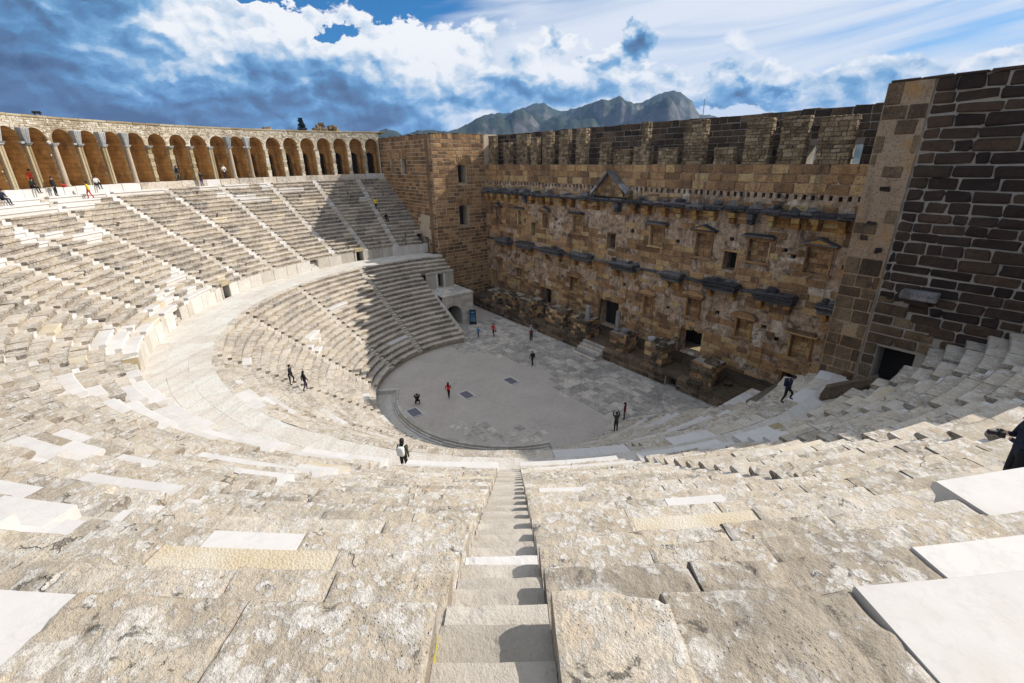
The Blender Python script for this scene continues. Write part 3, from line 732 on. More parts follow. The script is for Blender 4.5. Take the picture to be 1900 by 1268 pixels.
for (a, d) in ((A_G0, 0.0), (A_G1, 0.0)):
    V8 = [PO(a+x, y, zq) for x in (-0.9, 0.9) for y in (RK-.2, 12.9) for zq in (-0.4, 0.05)]
    V, F = cbox(V8, 0.03, 0.004); cp.append((V, F, [0]*len(F), random.random()))
emit(curb, 'curb_stone', cp, M_PARAPET, 300)

# paving of the stage front
pv = tag(empty('stage_pavement', (2, 8, 0)), kind='structure')
pp = []
xs = -17.0
def paved(x, y):
    e = 0.7*math.sin(x*1.7)+0.5*math.sin(x*3.3+1)
    lim = np.interp(x, [-17, -10, -8, -5, 2, 4, 8, 11, 13, 14.3, 16, 18], [-0.5, -0.9, -0.4, 1.9, 3.6, 2.2, 1.2, 1.8, 0.5, -2.2, -3, -3])+e*0.45
    return y > lim
y = -3.0
while y < 10.4:
    h = random.uniform(0.55, 0.95); x = -16.8+random.uniform(0, .8)
    while x < 17.5:
        L = random.uniform(0.7, 1.5)
        if paved(x+L/2, y+h/2) and hypot(x+L/2-CX, y+h/2-CY) < (12.6 if y < 1 else 99) and not (x+L > -.3 and x < 3.3 and y+h > 9.1):
            zt = 0.018+random.uniform(0, .014)
            V, F = cbox(hexa(x+.012, x+L-.012, y+.012, min(y+h, 10.45)-.012, -0.1, zt), 0.012, 0.004); pp.append((V, F, [0]*len(F), random.random()))
        x += L
    y += h
for (x, y) in [(5.4, -9.7), (6.3, -9.2), (7.1, -8.6), (6.0, -8.3), (7.6, -7.6), (8.2, -8.6), (8.6, -7.6), (9.1, -6.6), (7.2, -9.5), (9.6, -7.4), (10.3, -6.3), (5.3, -8.9), (9.9, -5.4), (10.5, -4.6), (8.7, -5.5), (10.9, -5.5), (6.7, -7.5)]:
    V, F = cbox(hexa(x-.42+random.uniform(-.1, .1), x+.42, y-.36, y+.36+random.uniform(-.1, .1), -0.1, 0.02+random.uniform(0, .012)), 0.02, 0.006); pp.append((V, F, [0]*len(F), random.random()))
emit(pv, 'paving_slab', pp, M_PAVE, 300, 'smaller_paving_slabs')

wk = tag(empty('walkway', (0, -26.5, ZB)), kind='structure')
wp = []; wv = []
def PW(a, f, z):
    p, q = PL(a, 25.82, z), PU(a, 28.82, z); return tuple(p[i]+(q[i]-p[i])*f for i in range(3))
for fa, fb in ((0.0, .36), (.36, .68), (.68, 1.0)):
    a = 160.0
    while a < 379:
        b = a+random.uniform(2.2, 4.2); zt = ZB+random.uniform(-.004, .004)
        V8 = [PW(x, y, zq) for x in (a+.01, b-.01) for y in (fa+.0008, fb-.0008) for zq in (ZB-.3, zt)]
        if max(q[1] for q in V8) < 6.7:
            V, F = cbox(V8, 0.006, 0.001); wp.append((V, F, [0]*len(F), random.random())); wv.append(1.0 if seen(V.mean(0)) else 0.0)
        a = b
for i in range(4):
    for j in range(7):
        x = 27.6+i*.95; y = -.4+j*.93
        if hypot(x, y) > 28.0 and hypot(x, y) < 31.2: V, F = cbox(hexa(x+.01, x+.94, y+.01, y+.92, ZB-.3, ZB-.015+random.uniform(-.006, .006)), .015, .003); wp.append((V, F, [0]*len(F), random.random())); wv.append(1.0)
emit(wk, 'slab', wp, M_WALK, 300, 'further_slabs', wv)

# ------------------------------------------------------------------ podium wall behind the walkway
dz = tag(empty('podium_wall', (0, -28.7, ZB)), 'low curved wall of pale upright slabs behind the walkway, pierced by small doors', 'wall')
DOORS = [(189.0, 1.0), (229.1, 1.0), (272.0, 1.0), (311, 1.0), (347, 1.0)]; DSTEPS = [(202.5, 1.1), (245.6, 1.15), (294, 1.1)]
dp = []; dv = []
a = 168.4
cuts = [(d[0], math.degrees(d[1]/2/R0U), 'door') for d in DOORS]+[(d[0], math.degrees(d[1]/2/R0U), 'steps') for d in DSTEPS]
cuts.sort()
c = a
def slabs(a0, a1):
    for p, q in split(a0, a1, R0U, 1.1, 1.9):
        V, F = cbox(polar8(p+.012, q-.012, R0U+.02+random.uniform(-.012, .012), R0U+.5, ZB-.05, Z0U-HU-0.0), 0.02, 0.006); dp.append((V, F, [0]*len(F), random.random())); dv.append(1.0 if seen(V.mean(0)) else 0.0)
for (ca, hw, kd) in cuts:
    slabs(c, ca-hw); c = ca+hw
    if kd == 'steps':
        for i in range(7):
            V, F = cbox(polar8(ca-hw+.01, ca+hw-.01, R0U-0.05+i*0.2, R0U+1.7, ZB-0.05, ZB+0.235*(i+1)), 0.015, 0.006)
            mesh('step', V, F, M_PARAPET, dz)
    else:
        V, F = cbox(polar8(ca-hw-.35, ca+hw+.35, R0U-.12, R0U+.75, Z0U-HU*0.95, Z0U+0.02), 0.03, 0.012); mesh('lintel', V, F, M_PILASTER, dz)
        for s_ in (-1, 1):
            V, F = cbox(polar8(ca+s_*hw-(.0 if s_ > 0 else .45), ca+s_*hw+(.45 if s_ > 0 else .0), R0U-.05, R0U+1.6, ZB-.05, Z0U-HU*0.96), 0.03, 0.008); mesh('door_jamb', V, F, M_PARAPET, dz)
        V, F = cbox(polar8(ca-hw-.2, ca+hw+.2, R0U+1.1, R0U+1.5, ZB-.05, Z0U-HU), 0.03, 0); mesh('door_recess', V, F, M_BLACK, dz)
slabs(c, 360.9)
emit(dz, 'slab', dp, M_PARAPET, 300, 'further_slabs', dv)

# ------------------------------------------------------------------ arcaded gallery
arc = tag(empty('arcade', PU(205, 44.5, ZFLOOR)), 'long curved arcade of round vaults with columns crowning the upper seats', 'arcade')
PITCH = 3.27; RF, RB = 43.25, 45.3; RA, ZS, ZTOPA = 1.0, 23.12, 25.0
BAYS = [173.9+PITCH*i for i in range(30)]                    # centres of the vaults
A_END = BAYS[-1]+PITCH/2
def PB(ac, u, r, z): return PU(ac+math.degrees(u/43.13), r, z)
hp = radians(PITCH)*43.13/2
ledge = []
a = 171.6
while a < 369:
    b = min(a+random.uniform(1.6, 2.9), 369); am = (a+b)/2
    if abs(am-323.75) < 3.0: kind = 0
    else: kind = 2 if random.random() < 0.3 or 216 < am < 236 and random.random() < .6 else 0
    V, F = cbox(polar8(a+.012, b-.012, RLED+random.uniform(-.03, .02), RLED+1.0, ZFLOOR-0.8, ZFLOOR+random.uniform(-.015, .015)), 0.035, 0.01)
    ledge.append((V, F, [kind]*len(F), random.random())); a = b
emit(arc, 'ledge_block', ledge, SM, 300)
fl = MB(); fl.add(*ring(PU, 170, 369.5, RLED+.5, 47.4, ZFLOOR-.02, ZFLOOR-.02, 120)); fl.build('gallery_floor', M_WALK, arc)
# a vault: piers, spandrels, barrel, back wall
NA = 14
DEEP = [a_ for a_ in BAYS if a_ < 217.0]
for bi, ac in enumerate(BAYS):
    V = []; F = []; UVs = []; MI = []
    def quad(pts, uvs, m_):
        i = len(V); V.extend(PB(ac, *q) for q in pts); F.append([i, i+1, i+2, i+3][:len(pts)]); UVs.extend(uvs); MI.append(m_)
    for s_ in (-1, 1):
        us = (s_*hp, s_*RA)
        quad([(us[0], RF, ZFLOOR), (us[1], RF, ZFLOOR), (us[1], RF, ZS), (us[0], RF, ZS)], [(us[0], 0), (us[1], 0), (us[1], 4), (us[0], 4)], 1)
        quad([(us[0], RF, ZS), (us[1], RF, ZS), (us[1], RF, ZTOPA), (us[0], RF, ZTOPA)], [(us[0], 4), (us[1], 4), (us[1], 6), (us[0], 6)], 1)
        quad([(s_*RA, RF, ZFLOOR), (s_*RA, RB, ZFLOOR), (s_*RA, RB, ZS), (s_*RA, RF, ZS)], [(0, 0), (3.3, 0), (3.3, 4.15), (0, 4.15)], 0)
        # springing ledge of the barrel
        quad([(s_*RA, RF+.05, ZS-.04), (s_*RA, RB, ZS-.04), (s_*(RA-.06), RB, ZS), (s_*(RA-.06), RF+.05, ZS)], [(0, 0), (3.3, 0), (3.3, .1), (0, .1)], 0)
    for i in range(NA):
        f0, f1 = pi*i/NA, pi*(i+1)/NA
        u0, u1 = RA*cos(f0), RA*cos(f1); z0, z1 = ZS+1.04*sin(f0), ZS+1.04*sin(f1)
        quad([(u0, RF, z0), (u0, RF, ZTOPA), (u1, RF, ZTOPA), (u1, RF, z1)], [(u0, z0), (u0, 25), (u1, 25), (u1, z1)], 1)
        quad([(u0, RF, z0), (u1, RF, z1), (u1, RB, z1), (u0, RB, z0)], [(0, f0*1.0), (0, f1*1.0), (3.3, f1*1.0), (3.3, f0*1.0)], 0)
    deep = ac in DEEP
    hw, zd = (0.66, 21.5) if deep else (0.0, 0)
    # back wall in strips, with an arched doorway where the gallery passes
    ub = [RA*cos(pi*i/20) for i in range(21)][::-1]
    if hw: ub = sorted(set([round(x, 4) for x in ub]+[-hw, hw]+[hw*cos(pi*i/10) for i in range(11)]))
    for i in range(len(ub)-1):
        u0, u1 = ub[i], ub[i+1]
        zt0 = ZS+1.04*math.sqrt(max(0, 1-(u0/RA)**2)); zt1 = ZS+1.04*math.sqrt(max(0, 1-(u1/RA)**2))
        b0 = b1 = ZFLOOR
        if hw and abs((u0+u1)/2) < hw:
            b0 = zd+hw*math.sqrt(max(0, 1-(u0/hw)**2)); b1 = zd+hw*math.sqrt(max(0, 1-(u1/hw)**2))
            quad([(u0, RB, b0), (u1, RB, b1), (u1, RB+.9, b1), (u0, RB+.9, b0)], [(u0, b0), (u1, b1), (u1, b1), (u0, b0)], 0)
        quad([(u0, RB, b0), (u1, RB, b1), (u1, RB, zt1), (u0, RB, zt0)], [(u0, b0-ZFLOOR), (u1, b1-ZFLOOR), (u1, zt1-ZFLOOR), (u0, zt0-ZFLOOR)], 0)
    if hw:
        for s_ in (-1, 1): quad([(s_*hw, RB, ZFLOOR), (s_*hw, RB+.9, ZFLOOR), (s_*hw, RB+.9, zd), (s_*hw, RB, zd)], [(0, 0), (.9, 0), (.9, 2), (0, 2)], 0)
        quad([(-hw, RB+.9, ZFLOOR), (hw, RB+.9, ZFLOOR), (hw, RB+.9, zd+hw), (-hw, RB+.9, zd+hw)], [(0, 0), (1, 0), (1, 3), (0, 3)], 2)
    mesh('vault_bay', V, F, [M_BAY, M_RUBBLE, M_BLACK], arc, mi=MI, uv=UVs, rnd=random.random())
    # grille in one doorway
    if abs(ac-(173.9+PITCH*11)) < .1:
        gr = MB()
        for i in range(7): gr.add(*tube(PB(ac, -hw+.05+i*.2, RB+.06, ZFLOOR), PB(ac, -hw+.05+i*.2, RB+.06, zd+.45), .02, 6))
        for i in range(9): gr.add(*tube(PB(ac, -hw, RB+.06, ZFLOOR+.2+i*.33), PB(ac, hw, RB+.06, ZFLOOR+.2+i*.33), .018, 6))
        M_IRON = plain('dull_blue_iron', (0.25, 0.33, 0.38), 0.6)
        gr.build('door_grille', M_IRON, arc)
# rough stones on piers and spandrels
rub = MB()
for ac in BAYS:
    if ac > 243: break
    z = ZFLOOR+.05
    while z < ZTOPA-.06:
        h = random.uniform(.13, .24); u = -hp+random.uniform(-.1, .1)
        while u < hp:
            L = random.uniform(.18, .46); um = u+L/2; inside = False
            for uu in (u+.03, um, u+L-.03):
                zz_ = z+h/2
                if abs(uu) < RA+.02 and (zz_ < ZS or hypot(uu, (zz_-ZS)/1.04) < RA+.05): inside = True
            if not inside and (z > ZS-.2 or random.random() < .75):
                V8 = [PB(ac, x, r_, q) for x in (u+.01, u+L-.01) for r_ in (RF-random.uniform(.015, .075), RF+.06) for q in (z+.008, z+h-.01)]
                V, F = cbox(V8, .03, .012); rub.add(V, F, 0)
            u += L
        z += h
rub.build('rubble_stones', M_RUBBLE, arc, kind='stuff')
cop = []
a = 170.6
while a < A_END-.2:
    b = min(A_END, a+random.uniform(1.3, 2.4)); V, F = cbox(polar8(a+.01, b-.01, RF-.10, 48.0, ZTOPA+.0, ZTOPA+.20+random.uniform(-.012, .012)), .03, .006)
    cop.append((V, F, [0]*len(F), random.random())); a = b
emit(arc, 'coping_slab', cop, M_PILASTER, 300)
V = []; F = []
for i in range(61):
    a = 170.6+(A_END-170.6)*i/60; V += [PU(a, 48.0, ZTOPA), PU(a, 48.0, -1.0)]
mesh('outer_wall', V, [[2*i, 2*i+1, 2*i+3, 2*i+2] for i in range(60)], M_RUBBLE, arc)
# columns, pilasters and piers between the vaults
KIND = {0: 'pier', 1: 'pier', 2: 'pier', 3: 'pier', 4: 'pier', 5: 'pier', 6: 'pier', 7: 'column', 8: 'column', 9: 'flat', 10: 'rough', 11: 'rough', 12: 'rough', 13: 'column', 14: 'flat', 15: 'flat', 16: 'column', 17: 'flat', 18: 'flat'}
for bi, ac in enumerate(BAYS):
    a = ac+PITCH/2
    if a > 268: break
    kind = KIND.get(bi, random.choice(['column', 'flat', 'flat']))
    c = PU(a, RF-.24, ZFLOOR)
    zt = 22.62
    if kind == 'column':
        V, F = lathe([(.29, 0), (.30, .10), (.25, .14), (.27, .20), (.225, .26), (.22, 1.2), (.21, 2.4), (.195, zt-ZFLOOR)], 16, c, .004); m_ = M_COLUMN
        col = mesh('column', V, F, m_, arc, smooth=False)
    elif kind == 'flat':
        col = None; mb = MB()
        for du, w_, dr_ in ((-.13, .10, .0), (.0, .09, -.06), (.14, .11, .02)):
            V8 = [PB(a, x, r_, q) for x in (du-w_, du+w_) for r_ in (RF-.33-dr_, RF-.06) for q in (ZFLOOR, zt)]
            mb.add(*cbox(V8, .02, .004))
        col = mb.build('pilaster', M_PILASTER, arc)
    else:
        mb = MB(); q = ZFLOOR
        while q < zt-.05:
            h = random.uniform(.28, .55); h = min(h, zt-q); w_ = .24+random.uniform(-.04, .05)
            V8 = [PB(a, x, r_, zz_) for x in (-w_, w_) for r_ in (RF-.28+random.uniform(-.04, .04), RF+.02) for zz_ in (q+.006, q+h)]
            mb.add(*cbox(V8, .03, .012)); q += h
        col = mb.build('rough_pier', M_RUBBLE if bi < 7 else M_PILASTER, arc)
    # capital, dark bed and wedge-shaped impost
    if kind != 'pier':
        V8 = [PB(a, x, r_, zz_) for x, zz_ in () for r_ in ()]
        mb = MB()
        for (w0, w1, z0, z1, dd) in ((.21, .27, zt, zt+.10, 0), (.27, .34, zt+.10, zt+.24, .05)):
            V8 = np.array([PB(a, sx*(w0 if zi == 0 else w1), RF-.24+sr*(w0 if zi == 0 else w1), (z0, z1)[zi]) for sx in (-1, 1) for sr in (-1, 1) for zi in (0, 1)])
            mb.add(*cbox(V8, .02, .006))
        mb.build('capital', M_IMPOST, col)
        if kind in ('column', 'flat') and random.random() < .85:
            z0, z1 = zt+.24, ZS+.95
            V8 = np.array([PB(a, sx*(.21 if zi == 0 else .40), RF-.20+sr*(.22 if zi == 0 else .30)-(.0 if zi == 0 else .05), (z0, z1)[zi]) for sx in (-1, 1) for sr in (-1, 1) for zi in (0, 1)])
            mb = MB(); mb.add(*cbox(V8, .03, .01))
            for uu in (-.12, .0, .12):
                V8 = np.array([PB(a, uu*(1.0 if zi == 0 else 1.8)+sx*.025, RF-.43-(.0 if zi == 0 else .12)+sr*.02, (z0+.08, z1-.1)[zi]) for sx in (-1, 1) for sr in (-1, 1) for zi in (0, 1)])
                mb.add(*cbox(V8, .01, .003))
            mb.build('impost', M_IMPOST, col)
    if kind in ('column', 'flat') and bi > 6 and random.random() < .6:
        V, F = cbox([PB(a, x, r_, zz_) for x in (.30, .62) for r_ in (RF-.42, RF-.12) for zz_ in (zt+.12, zt+.30)], .02, .006); mesh('impost_end', V, F, M_IMPOST, col)

# ------------------------------------------------------------------ walls with openings
def panel(o, u, v, n, U0, U1, V0, V1, holes, mat, parent, name='wall', inner=None, close=True):
    """a wall face with real rectangular openings: holes are (u0, u1, v0, v1, depth, back)"""
    o, u, v, n = (np.array(q, float) for q in (o, u, v, n))
    us = sorted(set([U0, U1]+[x for h in holes for x in h[:2] if U0 < x < U1])); vs_ = sorted(set([V0, V1]+[x for h in holes for x in h[2:4] if V0 < x < V1]))
    mb = MB(); W = lambda a, b, d=0: o+a*u+b*v-d*n
    def q4(p, m_=0):
        p = np.array(p); mb.add(p, [[0, 1, 2, 3]], m_)
    for i in range(len(us)-1):
        for j in range(len(vs_)-1):
            cu, cv_ = (us[i]+us[i+1])/2, (vs_[j]+vs_[j+1])/2
            if any(h[0] < cu < h[1] and h[2] < cv_ < h[3] for h in holes): continue
            q4([W(us[i], vs_[j]), W(us[i+1], vs_[j]), W(us[i+1], vs_[j+1]), W(us[i], vs_[j+1])])
    for (a, b, c, d, dep, back) in holes:
        q4([W(a, c), W(a, d), W(a, d, dep), W(a, c, dep)]); q4([W(b, c), W(b, c, dep), W(b, d, dep), W(b, d)])
        q4([W(a, c), W(a, c, dep), W(b, c, dep), W(b, c)]); q4([W(a, d), W(b, d), W(b, d, dep), W(a, d, dep)])
        if back is not None: q4([W(a, c, dep), W(b, c, dep), W(b, d, dep), W(a, d, dep)], back)
    return mb.build(name, mat if isinstance(mat, list) else [mat, M_BLACK], parent)
def courses(o, u, v, n, U0, U1, V0, V1, hr, lr, holes=(), mask=None, proud=(.015, .05), gap=.022, bev=.03, jit=.007, margin=.0):
    o, u, v, n = (np.array(q, float) for q in (o, u, v, n)); out = []
    z = V0
    while z < V1-.08:
        h = min(random.uniform(*hr), V1-z)
        if V1-z-h < hr[0]*0.5: h = V1-z
        x = U0-random.uniform(0, lr[0]*0.6)
        while x < U1:
            L = random.uniform(*lr); a, b = max(x, U0), min(x+L, U1); x += L
            if b-a < .12: continue
            iv = [(a, b)]
            for hh in holes:
                if hh[3] > z+.05 and hh[2] < z+h-.05:
                    nv = []
                    for (p, q) in iv:
                        if hh[1]+margin <= p or hh[0]-margin >= q: nv.append((p, q))
                        else:
                            if hh[0]-margin-p > .15: nv.append((p, hh[0]-margin))
                            if q-hh[1]-margin > .15: nv.append((hh[1]+margin, q))
                    iv = nv
            for (p, q) in iv:
                if mask is not None and not mask((p+q)/2, z+h/2): continue
                pr = random.uniform(*proud)
                c8 = [o+uu*u+vv*v+dd*n for uu in (p+gap/2, q-gap/2) for vv in (z+gap/2, z+h-gap/2) for dd in (-.12, pr)]
                V, F = cbox(c8, bev, jit); out.append((V, F, [0]*len(F), random.random()))
        z += h
    return out
def slabface(p, mat, parent, name): return mesh(name, np.array(p), [[0, 1, 2, 3]], mat, parent)

# ---- left tower
lt = tag(empty('left_tower', (-35, 11, 0)), 'brown coursed stone tower wing with black window openings at the far end of the stage', 'tower', 'tower wings flanking the stage')
HL_ = [(-11.33, -9.92, 17.75, 20.1, 1.6, 1), (-11.40, -9.80, 11.75, 14.65, 1.6, 1)]      # on the face towards the stage, u = -y
HW_ = [(-39.3, -38.2, 18.95, 21.1, .9, 1), (-35.45, -33.6, 18.95, 21.1, .9, 1), (-29.6, -28.2, ZB-.1, 10.2, 1.2, 1)]
panel((-WX, 0, 0), (0, -1, 0), (0, 0, 1), (1, 0, 0), -YS-2.2, -YC, 0, ZTOP, HL_, [M_MORTAR, M_BLACK], lt)
panel((0, YC, 0), (1, 0, 0), (0, 0, 1), (0, -1, 0), -46.5, -WX, 0, ZTOP, HW_, [M_MORTAR, M_BLACK], lt)
slabface([(-46.5, YC, ZTOP), (-WX, YC, ZTOP), (-WX, 17, ZTOP), (-46.5, 17, ZTOP)], M_BACK, lt, 'roof')
slabface([(-46.5, YC, -1), (-46.5, 17, -1), (-46.5, 17, ZTOP), (-46.5, YC, ZTOP)], M_TOWER, lt, 'side_wall')
slabface([(-46.5, 17, -1), (-WX, 17, -1), (-WX, 17, ZTOP), (-46.5, 17, ZTOP)], M_TOWER, lt, 'rear_wall')
st = courses((-WX, 0, 0), (0, -1, 0), (0, 0, 1), (1, 0, 0), -YS+.05, -YC, 0.0, ZTOP+.02, (.42, .58), (.75, 1.5), HL_, proud=(.03, .07), gap=.07)
def wmask(x, z):
    r = math.hypot(x, YC); top = Z0U+HU*((r-R0U)/TU)+.1 if r > R0U else ZB
    if x > -30.4 and 9.9 < z < 13.3 and x < -27.2: return False
    return z > min(top, ZFLOOR)-.5
st += courses((0, YC, 0), (1, 0, 0), (0, 0, 1), (0, -1, 0), -44.0, -WX, 3.0, ZTOP+.02, (.42, .58), (.75, 1.5), HW_, mask=wmask, proud=(.03, .07), gap=.07)
emit(lt, 'stone', st, M_TOWER, 300, 'smaller_stones')
for k in range(18):
    x = -44+k*1.05+random.uniform(-.2, .2)
    box_obj('coping_stone', x, x+random.uniform(.7, 1.1), YC-.06, YC+.8, ZTOP-.03, ZTOP+random.uniform(.02, .22), M_BACK, lt, .06, .03)
for k in range(8):
    y = YC+k*1.1+random.uniform(-.1, .1)
    box_obj('coping_stone', -WX-.8, -WX+.06, y, y+1.0, ZTOP-.03, ZTOP+random.uniform(.02, .12), M_BACK, lt, .06, .03)
for (u0, u1, z0, z1, *_r) in HL_:
    for i in range(7):                                       # relieving arch of wedge stones over each window
        x = u0-.45+(u1-u0+.9)*i/7; L = (u1-u0+.9)/7; lean = (i-3)*.07
        c8 = [(-WX+dd, -(xx+lean*vi), zz_) for xx in (x+.02, x+L-.02) for vi, zz_ in ((0, z1+.05), (1, z1+1.0)) for dd in (-.1, .075)]
        V, F = cbox(c8, .02, .008); mesh('voussoir', V, F, M_TOWER, lt)
    box_obj('sill', -WX-.3, -WX+.07, -u1, -u0, z0-.09, z0+.0, M_TOWER, lt, .02, .005)
for (u0, u1, z0, z1, *_r) in HW_[:2]:
    box_obj('window_jamb', u0+.02, u0+.28, YC-.07, YC+.5, z0, z1, M_RUBBLE, lt, .03, .01)  # cream stone on one jamb only, standing in for the sun on it
    for i in range(6):
        x = u0-.3+(u1-u0+.6)*i/6; L = (u1-u0+.6)/6; lean = (i-2.5)*.08
        c8 = [(xx+lean*vi, YC-dd, zz_) for xx in (x+.02, x+L-.02) for vi, zz_ in ((0, z1+.04), (1, z1+1.1)) for dd in (-.1, .07)]
        V, F = cbox(c8, .02, .008); mesh('voussoir', V, F, M_TOWER, lt)
box_obj('corner_strip', -27.1, -26.2, YC-.075, YC+.1, ZB, ZTOP, M_STRIP, lt, .04, .01)

# ---- right tower
rt_ = tag(empty('right_tower', (35, 11, ZB)), 'dark soot-stained stone tower wing with pale mortar at the near end of the stage', 'tower', 'tower wings flanking the stage')
HR_ = [(27.9, 29.65, ZB-.1, 10.45, 1.6, 1)]
panel((0, YC, 0), (1, 0, 0), (0, 0, 1), (0, -1, 0), 27.2, 47, 0, ZTOP, HR_, [M_MORTARD, M_BLACK], rt_)
V, F = cbox(hexa(WX, 27.2, YC-.10, YC+1, 0, ZTOP), .03, 0); mesh('corner_strip', V, F, M_STRIP, rt_)
slabface([(WX, YC+.9, 0), (WX, YS+2.2, 0), (WX, YS+2.2, ZTOP), (WX, YC+.9, ZTOP)], M_TOWER, rt_, 'inner_wall')
slabface([(WX, YC, ZTOP-.004), (47, YC, ZTOP-.004), (47, 17, ZTOP-.004), (WX, 17, ZTOP-.004)], M_BACK, rt_, 'roof')
slabface([(47, YC, -1), (47, 17, -1), (47, 17, ZTOP), (47, YC, ZTOP)], M_DARK, rt_, 'side_wall')
slabface([(WX, 17, -1), (47, 17, -1), (47, 17, ZTOP), (WX, 17, ZTOP)], M_DARK, rt_, 'rear_wall')
def rmask(x, z):
    r = math.hypot(x, YC); return z > (Z0U+HU*((r-R0U)/TU) if r > R0U else ZB)-.7
st = courses((0, YC, 0), (1, 0, 0), (0, 0, 1), (0, -1, 0), 27.26, 41, ZB-.3, ZTOP+.02, (.46, .62), (.5, 1.75), HR_, mask=lambda x, z: rmask(x, z) and not (x < 30.3 and z < 13.4 and (x-27)*.9+(z-8) < 6.6), proud=(.05, .12), gap=.06, bev=.07, jit=.026)
emit(rt_, 'stone', st, M_DARK, 300, 'smaller_stones')
st = courses((0, YC, 0), (1, 0, 0), (0, 0, 1), (0, -1, 0), 27.26, 30.3, ZB-.3, 13.4, (.55, .85), (.9, 1.7), HR_, mask=lambda x, z: rmask(x, z) and (x-27)*.9+(z-8) < 6.6 and random.random() < .97, proud=(.05, .09), gap=.085, bev=.05, jit=.018)
st += courses((0, YC-.10, 0), (1, 0, 0), (0, 0, 1), (0, -1, 0), WX+.02, 27.18, ZB-1.2, 15.3, (.6, .85), (.7, 1.2), mask=lambda x, z: random.random() < .93, proud=(.03, .06), gap=.07, bev=.04, jit=.01)
st += courses((0, YC-.10, 0), (1, 0, 0), (0, 0, 1), (0, -1, 0), WX+.02, 27.18, 15.3, ZTOP, (.6, .9), (.7, 1.3), mask=lambda x, z: random.random() < (.8 if z > 21 else .22), proud=(.03, .05), gap=.05, bev=.04, jit=.01)
emit(rt_, 'reddish_stone', st, M_REDD, 300)
V, F = cbox(hexa(28.35, 29.9, YC-.75, YC+.1, 13.55, 14.0), .05, .02); mesh('bracket_slab', V, F, M_CORN, rt_)
V, F = cbox(hexa(28.55, 29.6, YC-.5, YC+.1, 13.25, 13.56), .05, .02); mesh('bracket_slab', V, F, M_DARK, rt_)
for k in range(14):
    x = WX+.1+k*1.25; box_obj('coping_stone', x, x+1.2, YC-.12, YC+.9, ZTOP-.02, ZTOP+.10+random.uniform(0, .06), M_DARK, rt_, .04, .02)
for (x, z, w_, h_) in [(26.3, 19.0, .5, .22), (26.7, 15.8, .3, .3), (25.9, 16.4, .35, .3), (26.1, 17.2, .4, .2), (26.8, 13.9, .3, .25)]:
    box_obj('putlog_block', x-w_/2, x+w_/2, YC-.18, YC, z-h_/2, z+h_/2, M_DARK, rt_, .05, .03)

# ------------------------------------------------------------------ stage wall
sw = tag(empty('stage_wall', (0, YS, 0)), 'tall brown stage wall with peeling plaster, niches and two grey cornice lines', 'wall')
NUP = [(-22.5, -21.45, 12.3, 14.15, 't'), (-17.4, -16.4, 12.35, 14.2, 'f'), (-12.1, -11.0, 12.4, 14.3, 't'), (-6.5, -5.1, 12.4, 14.4, 'f'), (4.95, 6.45, 12.35, 14.25, 'f'), (10.2, 11.75, 12.0, 14.15, 't'), (15.25, 16.9, 12.35, 14.15, 'f'), (19.9, 21.55, 12.1, 14.07, 't')]
NLO = [(-22.6, -21.6, 5.2, 6.6, 'f'), (-17.6, -16.5, 4.95, 6.2, 'f'), (-6.5, -5.2, 5.1, 6.9, 's'), (4.95, 5.95, 4.9, 6.9, 's'), (10.1, 11.4, 6.05, 7.9, 's'), (15.3, 16.6, 5.35, 7.05, 's'), (20.05, 21.6, 4.9, 6.85, 'f')]
WIN = [(-14.6, -13.65, 11.15, 12.9), (-.85, .35, 11.25, 12.9), (13.1, 14.3, 11.2, 12.85)]
DOR = [(-22.3, -21.1, 2.1, 3.35), (-12.3, -10.25, 2.1, 4.5), (-1.4, 1.5, 2.05, 5.2), (9.6, 12.1, 2.15, 4.75), (19.9, 20.9, 2.2, 3.45)]
PUT = [(-15.9, 13.1), (-9.5, 13.7), (-8.4, 13.2), (2.6, 13.5), (8.2, 13.1), (13.6, 13.95), (18.2, 13.6), (18.9, 13.2), (22.6, 12.9), (-8.1, 6.7), (2.0, 7.6), (-19.6, 7.6), (7.9, 6.3), (13.3, 7.1), (17.7, 6.9), (18.9, 6.1), (-3.1, 6.2), (22.9, 6.0), (-13.9, 6.9), (23.2, 7.4)]
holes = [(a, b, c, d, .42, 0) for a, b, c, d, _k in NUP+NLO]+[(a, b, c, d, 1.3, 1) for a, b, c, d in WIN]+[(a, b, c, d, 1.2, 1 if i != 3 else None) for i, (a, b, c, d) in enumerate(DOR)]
holes += [(x-.2, x+.2, z-.17, z+.17, .4, 1) for x, z in PUT]
beam = [(-24.6+i*.62+random.uniform(-.05, .05)) for i in range(78)]
beam = [x for x in beam if not (-3.3 < x < 2.3)]
bholes = [(x-.13, x+.13, 17.55+random.uniform(-.03, .03), 17.92+random.uniform(-.04, .04), .35, 1) for x in beam]
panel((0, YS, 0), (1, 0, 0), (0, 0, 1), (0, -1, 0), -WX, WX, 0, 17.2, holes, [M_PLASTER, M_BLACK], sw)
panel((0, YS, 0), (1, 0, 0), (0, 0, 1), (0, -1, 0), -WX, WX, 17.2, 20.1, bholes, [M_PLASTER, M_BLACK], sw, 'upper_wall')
slabface([(-WX, YS, 20.05), (WX, YS, 20.05), (WX, 17.05, 20.05), (-WX, 17.05, 20.05)], M_BACK, sw, 'wall_top')
def fmask(x, z):
    v = vnoise(np.array([[x*.22, z*.33, 5.0]]))[0]+.5*vnoise(np.array([[x*.7, z*.9, 9.0]]))[0]
    if z < 5.0: p = .90-.25*(v > .35)
    elif z < 8.5: p = .92 if v > .50 else .12
    elif z < 10.25: p = .35
    elif z < 11.35: p = .92
    elif z < 15.3: p = .95 if v > .42 or (x < -19 and z < 13) else .14
    elif z < 17.3: p = .55
    else: p = .97
    return random.random() < p
